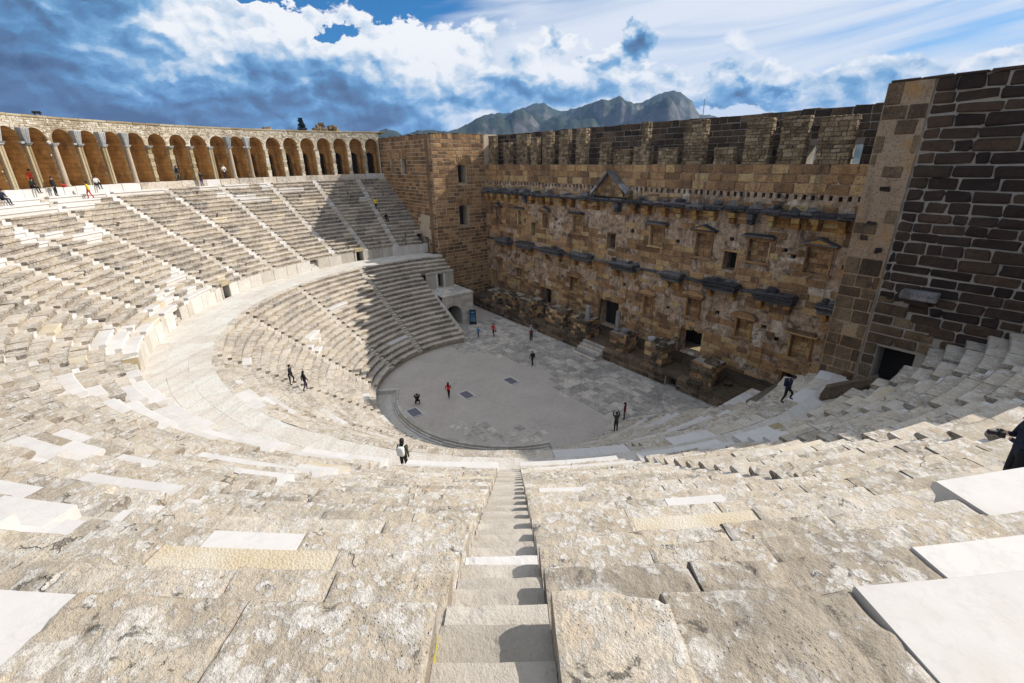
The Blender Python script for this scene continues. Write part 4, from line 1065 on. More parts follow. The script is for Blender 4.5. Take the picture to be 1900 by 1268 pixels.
hs_ = [(h[0]-.0, h[1]+.0, h[2], h[3]) for h in holes]
st = courses((0, YS, 0), (1, 0, 0), (0, 0, 1), (0, -1, 0), -WX, WX, 1.3, 17.4, (.46, .62), (.7, 1.7), hs_, mask=fmask, proud=(.035, .075), gap=.045, bev=.035, jit=.012)
st += courses((0, YS, 0), (1, 0, 0), (0, 0, 1), (0, -1, 0), -WX, WX, 17.98, 20.12, (.62, .78), (.8, 1.8), (), proud=(.045, .10), gap=.05, bev=.05, jit=.016)
emit(sw, 'stone', st, M_FACADE, 300, 'smaller_stones')
# little masonry posts between the beam sockets are left by the holes; a dark band of broken stones hangs below them
# niches: frame, sill, hood
def prism(poly, y0, y1):
    n = len(poly); V = [(x, y0, z) for x, z in poly]+[(x, y1, z) for x, z in poly]
    F = [list(range(n)), list(range(2*n-1, n-1, -1))]+[[i, n+i, n+(i+1) % n, (i+1) % n] for i in range(n)]
    return np.array(V, float), F
for grp_, lo in ((NUP, False), (NLO, True)):
    for (a, b, c, d, kd) in grp_:
        nb = MB()
        pc = []
        zz_ = c+.02
        while zz_ < d-.1:
            h = min(random.uniform(.3, .45), d-zz_); x = a+.02
            while x < b-.05:
                L = min(random.uniform(.45, .8), b-x); nb.add(*cbox(hexa(x+.01, x+L-.01, YS+.36, YS+.5, zz_+.01, zz_+h-.01), .02, .008)); x += L
            zz_ += h
        niche = nb.build('niche', M_FACADE, sw)
        for x in (a-.16, b+.0): V, F = cbox(hexa(x, x+.16, YS-.09, YS+.2, c, d), .02, .008); mesh('niche_jamb', V, F, M_OCHRE if lo else M_FACADE, niche)
        V, F = cbox(hexa(a-.3, b+.3, YS-.22, YS+.2, c-.2, c-.01), .04, .015); mesh('niche_sill', V, F, M_FACADE, niche)
        w_ = (b-a)/2+.5; xm = (a+b)/2; mb = MB(); mh = M_CORN if not lo else M_FACADE
        mb.add(*cbox(hexa(xm-w_+.12, xm+w_-.12, YS-.34, YS+.1, d+.10, d+.24), .03, .01), 1)
        mb.add(*cbox(hexa(xm-w_, xm+w_, YS-.58, YS+.1, d+.25, d+.38), .03, .012), 0)
        if kd == 't': V, F = prism([(xm-w_, d+.38), (xm+w_, d+.38), (xm+.04, d+.86)], YS-.55, YS+.05); mb.add(V, F, 0); V, F = prism([(xm-w_*.7, d+.40), (xm+w_*.7, d+.40), (xm, d+.70)], YS-.57, YS-.3); mb.add(V, F, 1)
        elif kd == 's':
            arcp = [(xm-w_*cos(pi*i/10), d+.38+.42*sin(pi*i/10)) for i in range(11)]; V, F = prism(arcp[::-1], YS-.45, YS+.05); mb.add(V, F, 0)
        else: mb.add(*cbox(hexa(xm-w_+.1, xm+w_-.2, YS-.5, YS+.1, d+.39, d+.52), .05, .03), 0)
        mb.build('pediment', [mh, M_OCHRE if not lo else M_FACADE], niche)
# windows and doors: dressed frames
for i, (a, b, c, d) in enumerate(WIN):
    f_ = MB()
    for (x0, x1, z0, z1) in ((a-.14, a, c, d+.14), (b, b+.14, c, d+.14), (a, b, d, d+.16)): f_.add(*cbox(hexa(x0, x1, YS-.05, YS+.3, z0, z1), .02, .008))
    f_.build('window_frame', M_FACADE, sw)
for i, (a, b, c, d) in enumerate(DOR):
    f_ = MB()
    if i == 2:
        n_ = 9
        for k in range(n_):
            x = a-.5+(b-a+1.0)*k/n_; lean = (k-4)*.06
            f_.add(*cbox([(xx+lean*vi, YS-dd, zq) for xx in (x+.01, x+(b-a+1)/n_-.01) for dd in (-.3, .05) for vi, zq in ((0, d+.02), (1, d+.85))], .02, .01))
        for x in (a-.3, b): f_.add(*cbox(hexa(x, x+.3, YS-.06, YS+.4, c, d), .03, .01))
    elif i == 3:
        for k in range(11):
            x = a-.1+(b-a)*k/10; f_.add(*cbox(hexa(x, x+.28, YS-.02, YS+.5, d-.30+random.uniform(-.05, .28), d+.35), .08, .05))
    else:
        f_.add(*cbox(hexa(a-.35, b+.35, YS-.07, YS+.4, d, d+.38), .03, .015))
        for x in (a-.26, b): f_.add(*cbox(hexa(x, x+.26, YS-.05, YS+.4, c, d), .03, .01))
    f_.build('door_frame', M_FACADE, sw)
# room behind the fourth door, lit through a door of its own
rm = MB()
def q4(p): rm.add(np.array(p, float), [[0, 1, 2, 3]], 0)
q4([(8, 15.7, 2.1), (15, 15.7, 2.1), (15, 24, 2.1), (8, 24, 2.1)])
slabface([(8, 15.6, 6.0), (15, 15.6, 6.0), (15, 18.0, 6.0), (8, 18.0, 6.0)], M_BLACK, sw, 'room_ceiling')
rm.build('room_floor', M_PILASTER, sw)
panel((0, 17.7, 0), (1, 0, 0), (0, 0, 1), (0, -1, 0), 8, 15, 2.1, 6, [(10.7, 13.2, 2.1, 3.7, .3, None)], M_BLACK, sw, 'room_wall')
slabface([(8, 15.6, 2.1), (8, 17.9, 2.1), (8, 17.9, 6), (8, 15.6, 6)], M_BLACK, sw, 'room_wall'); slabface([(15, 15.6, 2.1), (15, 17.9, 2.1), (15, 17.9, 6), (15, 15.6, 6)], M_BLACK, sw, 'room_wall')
# lower cornice: projecting grey entablature blocks on ochre consoles
for (a, b) in [(-21.8, -18.6), (-16.7, -13.7), (-11.6, -7.9), (-6.1, -2.7), (.55, 3.9), (7.2, 9.6), (11.9, 15.2), (16.6, 20.0), (21.6, 23.4)]:
    mb = MB(); o_ = random.uniform(-.06, .06); zb = 9.32+random.uniform(-.05, .05)
    mb.add(*cbox(hexa(a+.16, b-.16, YS-.95+o_, YS+.1, zb, zb+.24), .03, .012), 0)
    mb.add(*cbox(hexa(a+.10, b-.10, YS-1.02+o_, YS+.1, zb+.245, zb+.50), .03, .012), 0)
    x = a+.05
    while x < b-.16: mb.add(*cbox(hexa(x, x+.11, YS-1.12+o_, YS-.98, zb+.40, zb+.52), .01, .003), 0); x += .2
    mb.add(*cbox(hexa(a-.04, b+.04, YS-1.28+o_, YS+.1, zb+.53, zb+.68), .03, .015), 0)
    mb.add(*cbox(hexa(a+.02, b-.05, YS-1.22+o_, YS+.1, zb+.69, zb+.80+random.uniform(0, .08)), .06, .04), 0)
    cb = mb.build('cornice_block', M_CORN, sw)
    for x in (a+.3, b-.8):
        c_ = MB()
        c_.add(*cbox(hexa(x, x+.5, YS-.70, YS+.1, zb-.34, zb-.01), .04, .015)); c_.add(*cbox(hexa(x+.05, x+.45, YS-.45, YS+.1, zb-.78, zb-.34), .08, .02)); c_.build('console', M_OCHRE, cb)
    for k in range(random.randint(0, 3)):
        x = random.uniform(a, b-.5); V, F = cbox(hexa(x, x+random.uniform(.3, .8), YS-.9, YS-.3, zb+.8, zb+random.uniform(.92, 1.2)), .09, .05); mesh('broken_stone', V, F, M_CORN, cb)
x = -24.9
while x < 24.6:
    L = random.uniform(1.2, 2.4); mb = MB(); zb = 9.5+random.uniform(-.06, .06); d_ = random.uniform(.3, .62)
    if random.random() < .9:
        mb.add(*cbox(hexa(x+.02, x+L-.02, YS-d_, YS+.1, zb+.12, zb+.32), .04, .02), 0); mb.add(*cbox(hexa(x+.02, x+L-.02, YS-d_*.55, YS+.1, zb-.2, zb+.118), .04, .015), 1)
        mb.build('ledge_stone', [M_CORN, M_FACADE], sw)
    x += L
# upper cornice
x = -25.0
while x < 24.4:
    L = random.uniform(.9, 1.9); d_ = 1.0+random.uniform(-.22, .2); zt = 16.72+random.uniform(-.07, .1); mb = MB()
    mb.add(*cbox(hexa(x+.015, min(x+L, 25)-.015, YS-d_, YS+.1, zt-.20, zt), .05, .025), 0)
    mb.add(*cbox(hexa(x+.015, min(x+L, 25)-.015, YS-d_+.2, YS+.1, zt-.42, zt-.205), .03, .012), 0)
    q = x+.06
    while q < min(x+L, 25)-.14: mb.add(*cbox(hexa(q, q+.11, YS-d_+.06, YS-d_+.22, zt-.34, zt-.21), .01, .003), 0); q += .2
    cs_ = mb.build('cornice_slab', M_CORN, sw)
    if not (-3.6 < x < 2.2):
        for k in range(random.choice([0, 1, 1, 2])):
            q = x+random.uniform(0, L*.5); r_ = random.random()
            if r_ < .35: V, F = prism([(q, zt), (q+random.uniform(.8, 1.3), zt), (q+random.uniform(.2, .7), zt+random.uniform(.3, .55))], YS-.85, YS-.3); V = V+rng.normal(0, .03, V.shape)
            else: V, F = cbox(hexa(q, q+random.uniform(.35, .95), YS-random.uniform(.6, .9), YS-.15, zt+.0, zt+random.uniform(.14, .42)), .10, .06)
            mesh('broken_stone', V, F, M_CORN, cs_)
    x += L
for i, x in enumerate([-24.3, -22.9, -20.9, -19.3, -17.6, -15.4, -13.9, -11.8, -10.4, -8.1, -6.4, -4.3, -2.4, .6, 2.9, 4.6, 6.6, 8.3, 10.0, 11.7, 13.6, 15.2, 16.9, 18.8, 20.2, 22.0, 23.6]):
    mb = MB(); w_ = random.uniform(.42, .72)
    mb.add(*cbox(hexa(x-w_/2, x+w_/2, YS-.74, YS+.1, 15.82, 16.27), .04, .015)); mb.add(*cbox(hexa(x-w_/2+.04, x+w_/2-.04, YS-.60, YS+.1, 15.35, 15.81), .07, .02)); mb.build('console', M_OCHRE if i % 8 != 5 else M_CORN, sw)
x = -24.2
while x < 24:
    L = random.uniform(1.0, 1.9)
    if random.random() < .7:
        mb = MB()
        for zi in range(3): mb.add(*cbox(hexa(x, x+L-.1, YS-.10-.06*zi, YS+.1, 15.35+zi*.3, 15.63+zi*.3), .02, .01))
        mb.build('architrave', M_FACADE if random.random() < .6 else M_OCHRE, sw)
    x += L
# gable over the middle
V, F = prism([(-2.35, 16.9), (1.55, 16.9), (1.2, 17.6), (-.55, 19.2), (-2.0, 17.75)], YS-.62, YS-.03); gb = mesh('gable', V, F, M_OCHRE, sw)
gs = courses((0, YS-.62, 0), (1, 0, 0), (0, 0, 1), (0, -1, 0), -2.3, 1.5, 16.92, 19.0, (.3, .42), (.45, .9), (), mask=lambda x, z: abs(x+.5)*1.15 < (19.1-z), proud=(.0, .04), gap=.03, bev=.03, jit=.012)
for (V, F, _m, r_) in gs: mesh('stone', V, F, M_PIER, gb, rnd=r_)
for s_, pts in ((-1, [(-3.05, 17.15), (-2.05, 18.05), (-.55, 19.35)]), (1, [(2.1, 17.35), (1.0, 18.15), (-.55, 19.35)])):
    for i in range(2):
        (xa, za), (xb, zb) = pts[i], pts[i+1]
        V, F = cbox([(xx, yy, zz_+dz_) for (xx, zz_) in ((xa, za), (xb, zb)) for yy in (YS-.92-.05*i, YS-.02) for dz_ in (-.16, .16)], .07, .035); mesh('raking_cornice', V, F, M_CORN if i else M_IMPOST, gb)
for (x0, x1, z1) in ((-3.1, -2.4, 17.5), (1.6, 2.3, 17.6)): V, F = cbox(hexa(x0, x1, YS-.7, YS-.05, 16.9, z1), .08, .04); mesh('stump', V, F, M_PIER, gb)

# broken piers along the top
PIERS = [(-24.2, -22.7, 23.9), (-20.6, -19.2, 22.9), (-17.6, -15.0, 23.75), (-14.6, -13.0, 23.25), (-12.3, -10.4, 23.9), (-9.3, -7.4, 23.85), (-6.4, -4.5, 23.85), (-2.7, -1.5, 22.3), (-.7, 1.9, 21.6), (1.95, 4.3, 21.75), (2.75, 3.6, 24.0), (4.95, 7.45, 21.6), (7.7, 10.1, 23.8), (10.8, 13.0, 21.5), (13.4, 15.85, 23.55), (16.2, 18.5, 23.5), (18.95, 21.6, 23.35)]
for (a, b, zt) in PIERS:
    b -= .4 if b-a > 1.5 else .1
    mb = MB(); z = 20.08
    yb = 15.22
    mb.add(hexa(a+.07, b-.07, YS+.09, yb, z, zt-.1), [[0, 1, 3, 2], [4, 6, 7, 5], [0, 4, 5, 1], [2, 3, 7, 6], [1, 5, 7, 3]], 0)
    pr = mb.build('pier', [M_MORTARD], sw)
    pcs = []
    while z < zt-.05:
        h = min(random.uniform(.2, .36), zt-z); x = a+random.uniform(-.05, .05); tp = max(0, (z-(zt-.6)))*random.uniform(0, .5)
        while x < b-.08:
            L = min(random.uniform(.25, .75), b-x)
            if b-x-L < .12: L = b-x
            V, F = cbox(hexa(x+.012, x+L-.012, YS-.05+random.uniform(-.03, .05), YS+.45, z+.01, z+h-.012), .035, .015); pcs.append((V, F, [0]*len(F), random.random())); x += L
        for y in (YS+.30, YS+.62):                            # the sunlit side
            V, F = cbox(hexa(b-.3, b+random.uniform(-.03, .05), y-.28, y+.05, z+.01, z+h-.012), .035, .015); pcs.append((V, F, [0]*len(F), random.random()))
        z += h
    mb = MB()
    for p_ in pcs: mb.add(*p_)
    mb.build('rubble_stones', M_PIER, pr, kind='stuff')
# the tall rear wall behind them
pw = tag(empty('parapet_wall', (0, 17.6, 20)), 'dark rear wall rising behind the row of broken piers, with small sky-lit windows', 'wall')
HB = [(12.5, 13.5, 20.1, 21.45, 1.2, None), (15.1, 16.0, 20.1, 21.45, 1.2, None), (17.4, 18.35, 20.1, 21.45, 1.2, None), (20.2, 21.1, 20.1, 21.45, 1.2, None)]
panel((0, 17.0, 0), (1, 0, 0), (0, 0, 1), (0, -1, 0), -WX, WX, 20.0, 24.0, HB, [M_MORTARD, M_BLACK], pw)
panel((0, 18.2, 0), (-1, 0, 0), (0, 0, 1), (0, 1, 0), -WX, WX, 5.9, 24.0, [(-b, -a, c, d, 0, None) for a, b, c, d, *_q in HB], [M_BACK, M_BLACK], pw, 'rear_face')
slabface([(-WX, 17.0, 24.0), (WX, 17.0, 24.0), (WX, 18.2, 24.0), (-WX, 18.2, 24.0)], M_BACK, pw, 'wall_top')
st = courses((0, 17.0, 0), (1, 0, 0), (0, 0, 1), (0, -1, 0), -WX, WX, 20.1, 24.0, (.48, .66), (.7, 1.4), HB, proud=(.04, .08), gap=.06, bev=.04, jit=.013)
emit(pw, 'stone', st, M_BACK, 300, 'smaller_stones')
x = -25.2
while x < 25: L = random.uniform(.8, 1.6); box_obj('coping_stone', x, min(x+L-.02, 25.25), 16.95, 18.25, 24.0-.03, 24.0+random.uniform(.03, .12), M_BACK, pw, .04, .02); x += L

# ------------------------------------------------------------------ stage podium with its pedestals, and steps
sp_ = tag(empty('stage_podium', (1, 12.2, 0)), 'low ruined stage platform of dark mossy stone carrying square pedestals before the wall', 'podium')
YP = 10.47
HP = [(-9.5, -8.25, -.1, .95, 1.0, 1), (11.3, 12.5, -.1, 1.0, 1.0, 1)]
panel((0, YP, 0), (1, 0, 0), (0, 0, 1), (0, -1, 0), -23.5, 21.5, -.1, 1.25, HP, [M_MORTARD, M_BLACK], sp_)
slabface([(-25, YP, 1.25), (21.5, YP, 1.25), (21.5, 13.5, 1.25), (-25, 13.5, 1.25)], M_PODIUM, sp_, 'platform')
slabface([(-25, 13.5, 2.04), (25, 13.5, 2.04), (25, 14.6, 2.04), (-25, 14.6, 2.04)], M_PODIUM, sp_, 'upper_step'); slabface([(-25, 13.5, 1.2), (25, 13.5, 1.2), (25, 13.5, 2.04), (-25, 13.5, 2.04)], M_PODIUM, sp_, 'upper_step_face')
st = courses((0, YP, 0), (1, 0, 0), (0, 0, 1), (0, -1, 0), -23.5, 21.5, 0.0, 1.0, (.42, .55), (.55, 1.3), HP, proud=(.04, .08), gap=.05, bev=.04, jit=.014)
emit(sp_, 'stone', st, M_PODIUM, 300)
x = -23.4
while x < 21:
    L = random.uniform(.8, 1.9)
    if not (-.3 < x+L/2 < 3.3):
        V, F = cbox(hexa(x+.02, x+L-.02, YP-.14+random.uniform(-.04, .04), YP+random.uniform(.5, .9), 1.0, 1.25+random.uniform(.03, .16)), .05, .02); mesh('edge_stone', V, F, M_PODIUM, sp_)
    x += L
random.seed(21)
for k in range(46):
    x = random.uniform(-23, 21); y = random.uniform(10.9, 13.3); s_ = random.uniform(.15, .45)
    if -.3 < x < 3.2 and y < 12: continue
    V, F = cbox(hexa(x-s_, x+s_, y-s_*.7, y+s_*.7, 1.2, 1.25+s_*random.uniform(.5, 1.3)), .08, .05); mesh('fallen_stone', V, F, M_PODIUM, sp_)
PED = [(-20.6, -17.8, 3.0), (-16.7, -13.7, 3.35), (-12.7, -10.0, 3.55), (-7.3, -4.4, 3.45), (-2.7, .0, 3.5), (3.5, 5.75, 3.35), (8.1, 10.3, 3.55), (13.4, 15.7, 3.3)]
for (a, b, zt) in PED:
    y0, y1 = 10.95, 13.1
    mb = MB(); mb.add(hexa(a+.08, b-.08, y0+.08, y1-.08, 1.2, zt-.05), [[0, 1, 3, 2], [4, 6, 7, 5], [0, 4, 5, 1], [2, 3, 7, 6], [1, 5, 7, 3]]); pd = mb.build('pedestal', M_MORTARD, sp_)
    z = 1.22
    while z < zt-.1:
        h = min(random.uniform(.36, .52), zt-z)
        for (o, u, n_, L0, L1) in (((0, y0, 0), (1, 0, 0), (0, -1, 0), a, b), ((b, 0, 0), (0, 1, 0), (1, 0, 0), y0+.02, y1)):
            for (V, F, _m, r_) in courses(o, u, (0, 0, 1), n_, L0, L1, z, z+h, (h, h+.001), (.5, 1.1), (), proud=(-.02, .05), gap=.045, bev=.05, jit=.02): mesh('stone', V, F, M_FACADE if random.random() < .45 else M_PODIUM, pd, rnd=r_)
        z += h
    for k in range(5):
        x = random.uniform(a, b-.6); y = random.uniform(y0, y1-.6); V, F = cbox(hexa(x, x+random.uniform(.5, 1.1), y, y+random.uniform(.4, .8), zt-.1, zt+random.uniform(.02, .22)), .08, .045); mesh('broken_stone', V, F, M_PODIUM, pd)
ss = tag(empty('stage_steps', (1.5, 10.1, 0)), 'short flight of grey stone steps leading up to the central stage door', 'steps')
for i in range(5):
    V, F = cbox(hexa(-.2, 3.15, 9.05+i*.36, 10.95, .0 if i == 0 else .26*i-.02, .26*(i+1)), .03, .01); mesh('step', V, F, M_PAVE, ss)
def lath_obj(name, prof, c, mat, label, cat, group=None, n=16, jit=.004):
    V, F = lathe(prof, n, c, jit); o = mesh(name, V, F, mat); return tag(o, label, cat, group)
lath_obj('column_stump', [(.34, 0), (.34, .12), (.29, .16), (.28, .9), (.265, 1.55), (.2, 1.62)], (-.55, 11.6, 3.5), M_IMPOST, 'short white column stump standing on the pedestal left of the central stage door', 'column', 'broken columns on the stage')
lath_obj('column_stump', [(.36, 0), (.36, .14), (.27, .2), (.26, 1.2), (.245, 2.05), (.16, 2.2)], (3.85, 11.7, 3.35), M_IMPOST, 'taller grey column stump standing right beside the central stage door', 'column', 'broken columns on the stage')
lath_obj('column_capital', [(.26, 0), (.30, .1), (.40, .28), (.43, .34), (.43, .44)], (5.15, 11.5, 3.35), M_IMPOST, 'pale round capital lying on the pedestal right of the central stage door', 'capital', 'loose capitals on pedestals')
lath_obj('column_capital', [(.34, 0), (.36, .14), (.42, .24), (.40, .40), (.3, .44)], (8.55, 11.45, 3.55), M_IMPOST, 'white scrolled capital on the left corner of the dark pedestal before the arched door', 'capital', 'loose capitals on pedestals')

# ------------------------------------------------------------------ side entrances and parapets
def arch_face(o, u, n, U0, U1, V0, V1, uc, R_, vs0, dep, mats, parent, name):
    o, u, n = (np.array(q, float) for q in (o, u, n)); mb = MB(); Z = np.array([0, 0, 1.0]); Wp = lambda a, b, d=0: o+a*u+b*Z-d*n
    def q(p, m_=0): mb.add(np.array(p), [[0, 1, 2, 3]], m_)
    q([Wp(U0, V0), Wp(uc-R_, V0), Wp(uc-R_, V1), Wp(U0, V1)]); q([Wp(uc+R_, V0), Wp(U1, V0), Wp(U1, V1), Wp(uc+R_, V1)])
    for s_ in (-1, 1): q([Wp(uc+s_*R_, V0), Wp(uc+s_*R_, vs0), Wp(uc+s_*R_, vs0, dep), Wp(uc+s_*R_, V0, dep)])
    for i in range(14):
        f0, f1 = pi*i/14, pi*(i+1)/14; a0, b0, a1, b1 = uc+R_*cos(f0), vs0+R_*sin(f0), uc+R_*cos(f1), vs0+R_*sin(f1)
        q([Wp(a0, b0), Wp(a0, V1), Wp(a1, V1), Wp(a1, b1)]); q([Wp(a0, b0), Wp(a1, b1), Wp(a1, b1, dep), Wp(a0, b0, dep)])
    q([Wp(uc-R_, V0, dep), Wp(uc+R_, V0, dep), Wp(uc+R_, vs0+R_, dep), Wp(uc-R_, vs0+R_, dep)], 1)
    return mb.build(name, mats, parent)
ga = tag(empty('entrance_gate', (-20, 4, 0)), 'pale stone gateway block with a dark arched passage beside the far seats', 'gateway')
XG = -17.0
arch_face((XG, 0, 0), (0, 1, 0), (1, 0, 0), 1.62, 6.35, -.3, 4.1, 3.2, 1.3, 1.5, 3.0, [M_PARAPET, M_BLACK], ga, 'arch_wall')
slabface([(-25.2, 6.35, -.3), (XG, 6.35, -.3), (XG, 6.35, 4.1), (-25.2, 6.35, 4.1)], M_PARAPET, ga, 'side_wall')
for i in range(11):
    f0, f1 = pi*i/11, pi*(i+1)/11; c8 = [(XG+dd, 3.2+r_*cos(f), 1.5+r_*sin(f)) for f in (f0+.02, f1-.02) for dd in (-.2, .06) for r_ in (1.31, 1.72)]
    V, F = cbox(c8, .02, .004); mesh('voussoir', V, F, M_PARAPET, ga)
x = XG+.16
for i in range(6):
    L = 1.4; y = 1.7
    for j in range(4): V, F = cbox(hexa(x-L+.015, x-.015, y+.012, y+1.16, 4.1, 4.32+random.uniform(-.01, .01)), .03, .006); mesh('roof_slab', V, F, M_PAVE if random.random() < .5 else M_PARAPET, ga); y += 1.18
    x -= L
for z in range(7):
    y = 4.62
    while y < 6.3:
        L = min(random.uniform(.6, 1.0), 6.35-y); V, F = cbox(hexa(XG-.2, XG+.035, y+.012, y+L-.012, z*.57+.01, z*.57+.56), .02, .004); mesh('stone', V, F, M_PARAPET, ga); y += L
panel((-21.35, 0, 0), (0, 1, 0), (0, 0, 1), (1, 0, 0), 1.7, 6.0, 4.25, 6.55, [(3.5, 4.35, 4.25, 6.25, 1.0, 1)], [M_PARAPET, M_BLACK], ga, 'door_wall')
for y in (3.2, 4.35): V, F = cbox(hexa(-21.5, -21.25, y, y+.3, 4.25, 6.3), .03, .006); mesh('door_jamb', V, F, M_WHITE, ga)
V, F = cbox(hexa(-21.6, -21.2, 1.8, 6.0, 6.32, 6.6), .03, .006); mesh('lintel', V, F, M_PARAPET, ga)
def ramp_wall(name, p, q, wdt, zb, mat, label, cat, n=5):
    o = tag(empty(name, ((p[0]+q[0])/2, (p[1]+q[1])/2, 0)), label, cat, 'sloping parapets at the seat ends')
    p, q = np.array(p, float), np.array(q, float); d = (q-p)[:2]; d /= np.linalg.norm(d); s = np.array([-d[1], d[0]])*wdt/2
    for i in range(n):
        a, b = p+(q-p)*(i+.006)/n, p+(q-p)*(i+.994)/n
        V, F = cbox([(e[0]+k*s[0], e[1]+k*s[1], zz_) for e in (a, b) for k in (-1, 1) for zz_ in (e[2]-.34, e[2])], .05, .006); mesh('coping_slab', V, F, mat, o)
        V, F = cbox([(e[0]+k*.8*s[0], e[1]+k*.8*s[1], zz_) for e in (a, b) for k in (-1, 1) for zz_ in (zb, e[2]-.341)], .01, .003); mesh('wall_stone', V, F, M_PARAPET, o)
    return o
ramp_wall('seat_parapet', (-11.9, 1.42, 1.05), (-18.95, 1.42, 4.5), .55, -.4, M_PARAPET, 'smooth sloping stone parapet between the far seats and the arched gateway', 'parapet')
ramp_wall('seat_parapet', (14.3, 1.45, .95), (20.2, 1.85, 4.35), .5, -.4, M_PARAPET, 'low pale parapet closing the shaded near seats beside the orchestra', 'parapet')
gb2 = tag(empty('entrance_block', (23, 4.5, 0)), 'pale flat-topped stone block over the near side entrance in the shade', 'gateway')
slabface([(20.75, 1.7, -.3), (20.75, 7.7, -.3), (20.75, 7.7, 4.1), (20.75, 1.7, 4.1)], M_PARAPET, gb2, 'front_wall'); slabface([(20.75, 7.7, -.3), (25.2, 7.7, -.3), (25.2, 7.7, 4.1), (20.75, 7.7, 4.1)], M_PARAPET, gb2, 'side_wall')
y = 1.7
while y < 7.6:
    for i in range(3): V, F = cbox(hexa(20.65+i*1.5+.01, 20.65+(i+1)*1.5-.01, y+.012, y+.98, 4.1, 4.30+random.uniform(-.01, .01)), .03, .006); mesh('roof_slab', V, F, M_WHITE if i == 0 and random.random() < .5 else M_PAVE, gb2)
    y += 1.0
panel((23.2, 0, 0), (0, 1, 0), (0, 0, 1), (-1, 0, 0), 1.5, 5.9, 4.2, 6.4, [], [M_PARAPET, M_BLACK], gb2, 'inner_wall')
# fallen column drum and block on the walkway, near right
def rough_block(name, c8, label, cat, mat, group=None, bev=.1, n=5):
    V, F = cbox(c8, bev, .05); o = mesh(name, V, F, mat); return tag(o, label, cat, group)
rough_block('fallen_block', [(27.15+a*1.5+b*(-.25), 1.25+a*3.9+b*.95, 8.08+c) for a in (0, 1) for b in (0, 1) for c in (0, .75)], 'long weathered stone block lying tilted on the shaded walkway near the dark doorway', 'stone block', M_PODIUM, bev=.16)
rough_block('fallen_block', hexa(28.5, 29.3, 3.2, 4.4, 8.08, 8.6), 'small broken stone lump on the shaded walkway beside the dark doorway', 'stone block', M_CORN, bev=.14)

# ------------------------------------------------------------------ far things
def dirp(u, dist, z=0.0):
    a = radians(YAW-u); return (CAM[0]+dist*cos(a), CAM[1]+dist*sin(a), z)
PROFM = [(-40, 1.2), (-24, 1.6), (-17, 2.2), (-14.6, 2.8), (-14.2, 3.1), (-13.4, 3.42), (-12.9, 3.2), (-11.8, 2.7), (-10.1, 3.1), (-8.6, 3.2), (-6.8, 3.0), (-5.6, 3.3), (-3.5, 4.3), (-2.0, 4.8), (-.2, 4.85), (1.0, 5.1), (1.9, 5.4), (2.6, 5.65), (3.4, 5.7), (4.0, 5.6), (4.6, 5.35), (5.7, 4.9), (7.2, 5.05), (9.2, 5.6), (10.1, 5.9), (10.9, 5.85), (12.1, 6.1), (12.9, 5.7), (13.6, 5.45), (14.3, 5.4), (15.4, 5.9), (16.2, 6.25), (17.0, 6.5), (17.7, 6.45), (18.3, 6.15), (18.9, 5.85), (19.5, 5.3), (19.9, 4.55), (20.2, 4.25), (21, 4.05), (22.3, 3.7), (25.5, 3.7), (26.7, 3.85), (27.4, 3.6), (30.3, 3.1), (38, 2.6), (48, 2.0), (60, 1.2)]
pu, pvv = np.array(PROFM).T
NUm, NDm = 520, 70
us = np.linspace(-40, 60, NUm); ds = np.concatenate([np.linspace(900, 2600, 50), np.linspace(2660, 4200, 20)])
UU, DD = np.meshgrid(us, ds, indexing='ij')
PV = np.interp(UU.ravel(), pu, pvv)
crag = fbm(np.stack([UU.ravel()*1.6, np.zeros(UU.size), np.zeros(UU.size)], 1), 4, 2.0)*0.15
az = np.radians(YAW-UU.ravel()); X = CAM[0]+DD.ravel()*np.cos(az); Y = CAM[1]+DD.ravel()*np.sin(az)
HR = np.tan(np.radians(PV+crag))*2600+20
tt = np.clip((DD.ravel()-900)/1700, 0, 1); shp = tt**1.7*(1-0.0)
beyond = np.clip((DD.ravel()-2600)/1600, 0, 1)
nz = fbm(np.stack([X/330, Y/330, np.zeros_like(X)], 1), 6, 1.0, .55)
rid = 1-np.abs(fbm(np.stack([X/520, Y/520, np.ones_like(X)], 1), 5, 4.0, .55))
Z = HR*shp*(1-0.7*beyond)+(nz*105+(rid-.6)*150)*np.clip(tt*1.6, 0, 1)*np.clip((1-tt)*3.2, 0, 1)-beyond*60
Z = np.minimum(Z, np.tan(np.radians(PV+crag))*DD.ravel()+20.5)
V = np.stack([X, Y, Z-2], 1); idx = np.arange(NUm*NDm).reshape(NUm, NDm)
F = np.stack([idx[:-1, :-1], idx[1:, :-1], idx[1:, 1:], idx[:-1, 1:]], -1).reshape(-1, 4)
mesh('mountain', V, F[:, ::-1].tolist(), M_ROCK, kind='structure', smooth=True)

M_MAST = plain('red_white_mast_steel', (0.30, 0.27, 0.27), .6)
mt = MB(); b = dirp(20.65, 2500)
zb_, zt_ = 20.8+2500*math.tan(radians(4.0)), 20.8+2500*math.tan(radians(5.45))
for k in range(3):
    a = 2*pi*k/3; mt.add(*tube((b[0]+3.2*cos(a), b[1]+3.2*sin(a), zb_-20), (b[0]+.8*cos(a), b[1]+.8*sin(a), zt_), 0.55, 5))
for i in range(12):
    z = zb_+(zt_-zb_)*i/12; r_ = 3.2-2.3*i/12
    for k in range(3):
        a, c = 2*pi*k/3, 2*pi*(k+1)/3; mt.add(*tube((b[0]+r_*cos(a), b[1]+r_*sin(a), z), (b[0]+r_*.93*cos(c), b[1]+r_*.93*sin(c), z+5), .3, 4))
tag(mt.build('radio_mast', M_MAST), 'thin lattice mast standing on the ridge right of the mountain peak', 'mast')

def roofpt(u, r):
    a = radians(YAW-u); d = np.array([cos(a), sin(a)]); c = CAM[:2]; B = c@d; C_ = c@c-r*r
    t = -B+math.sqrt(B*B-C_); return c+d*t
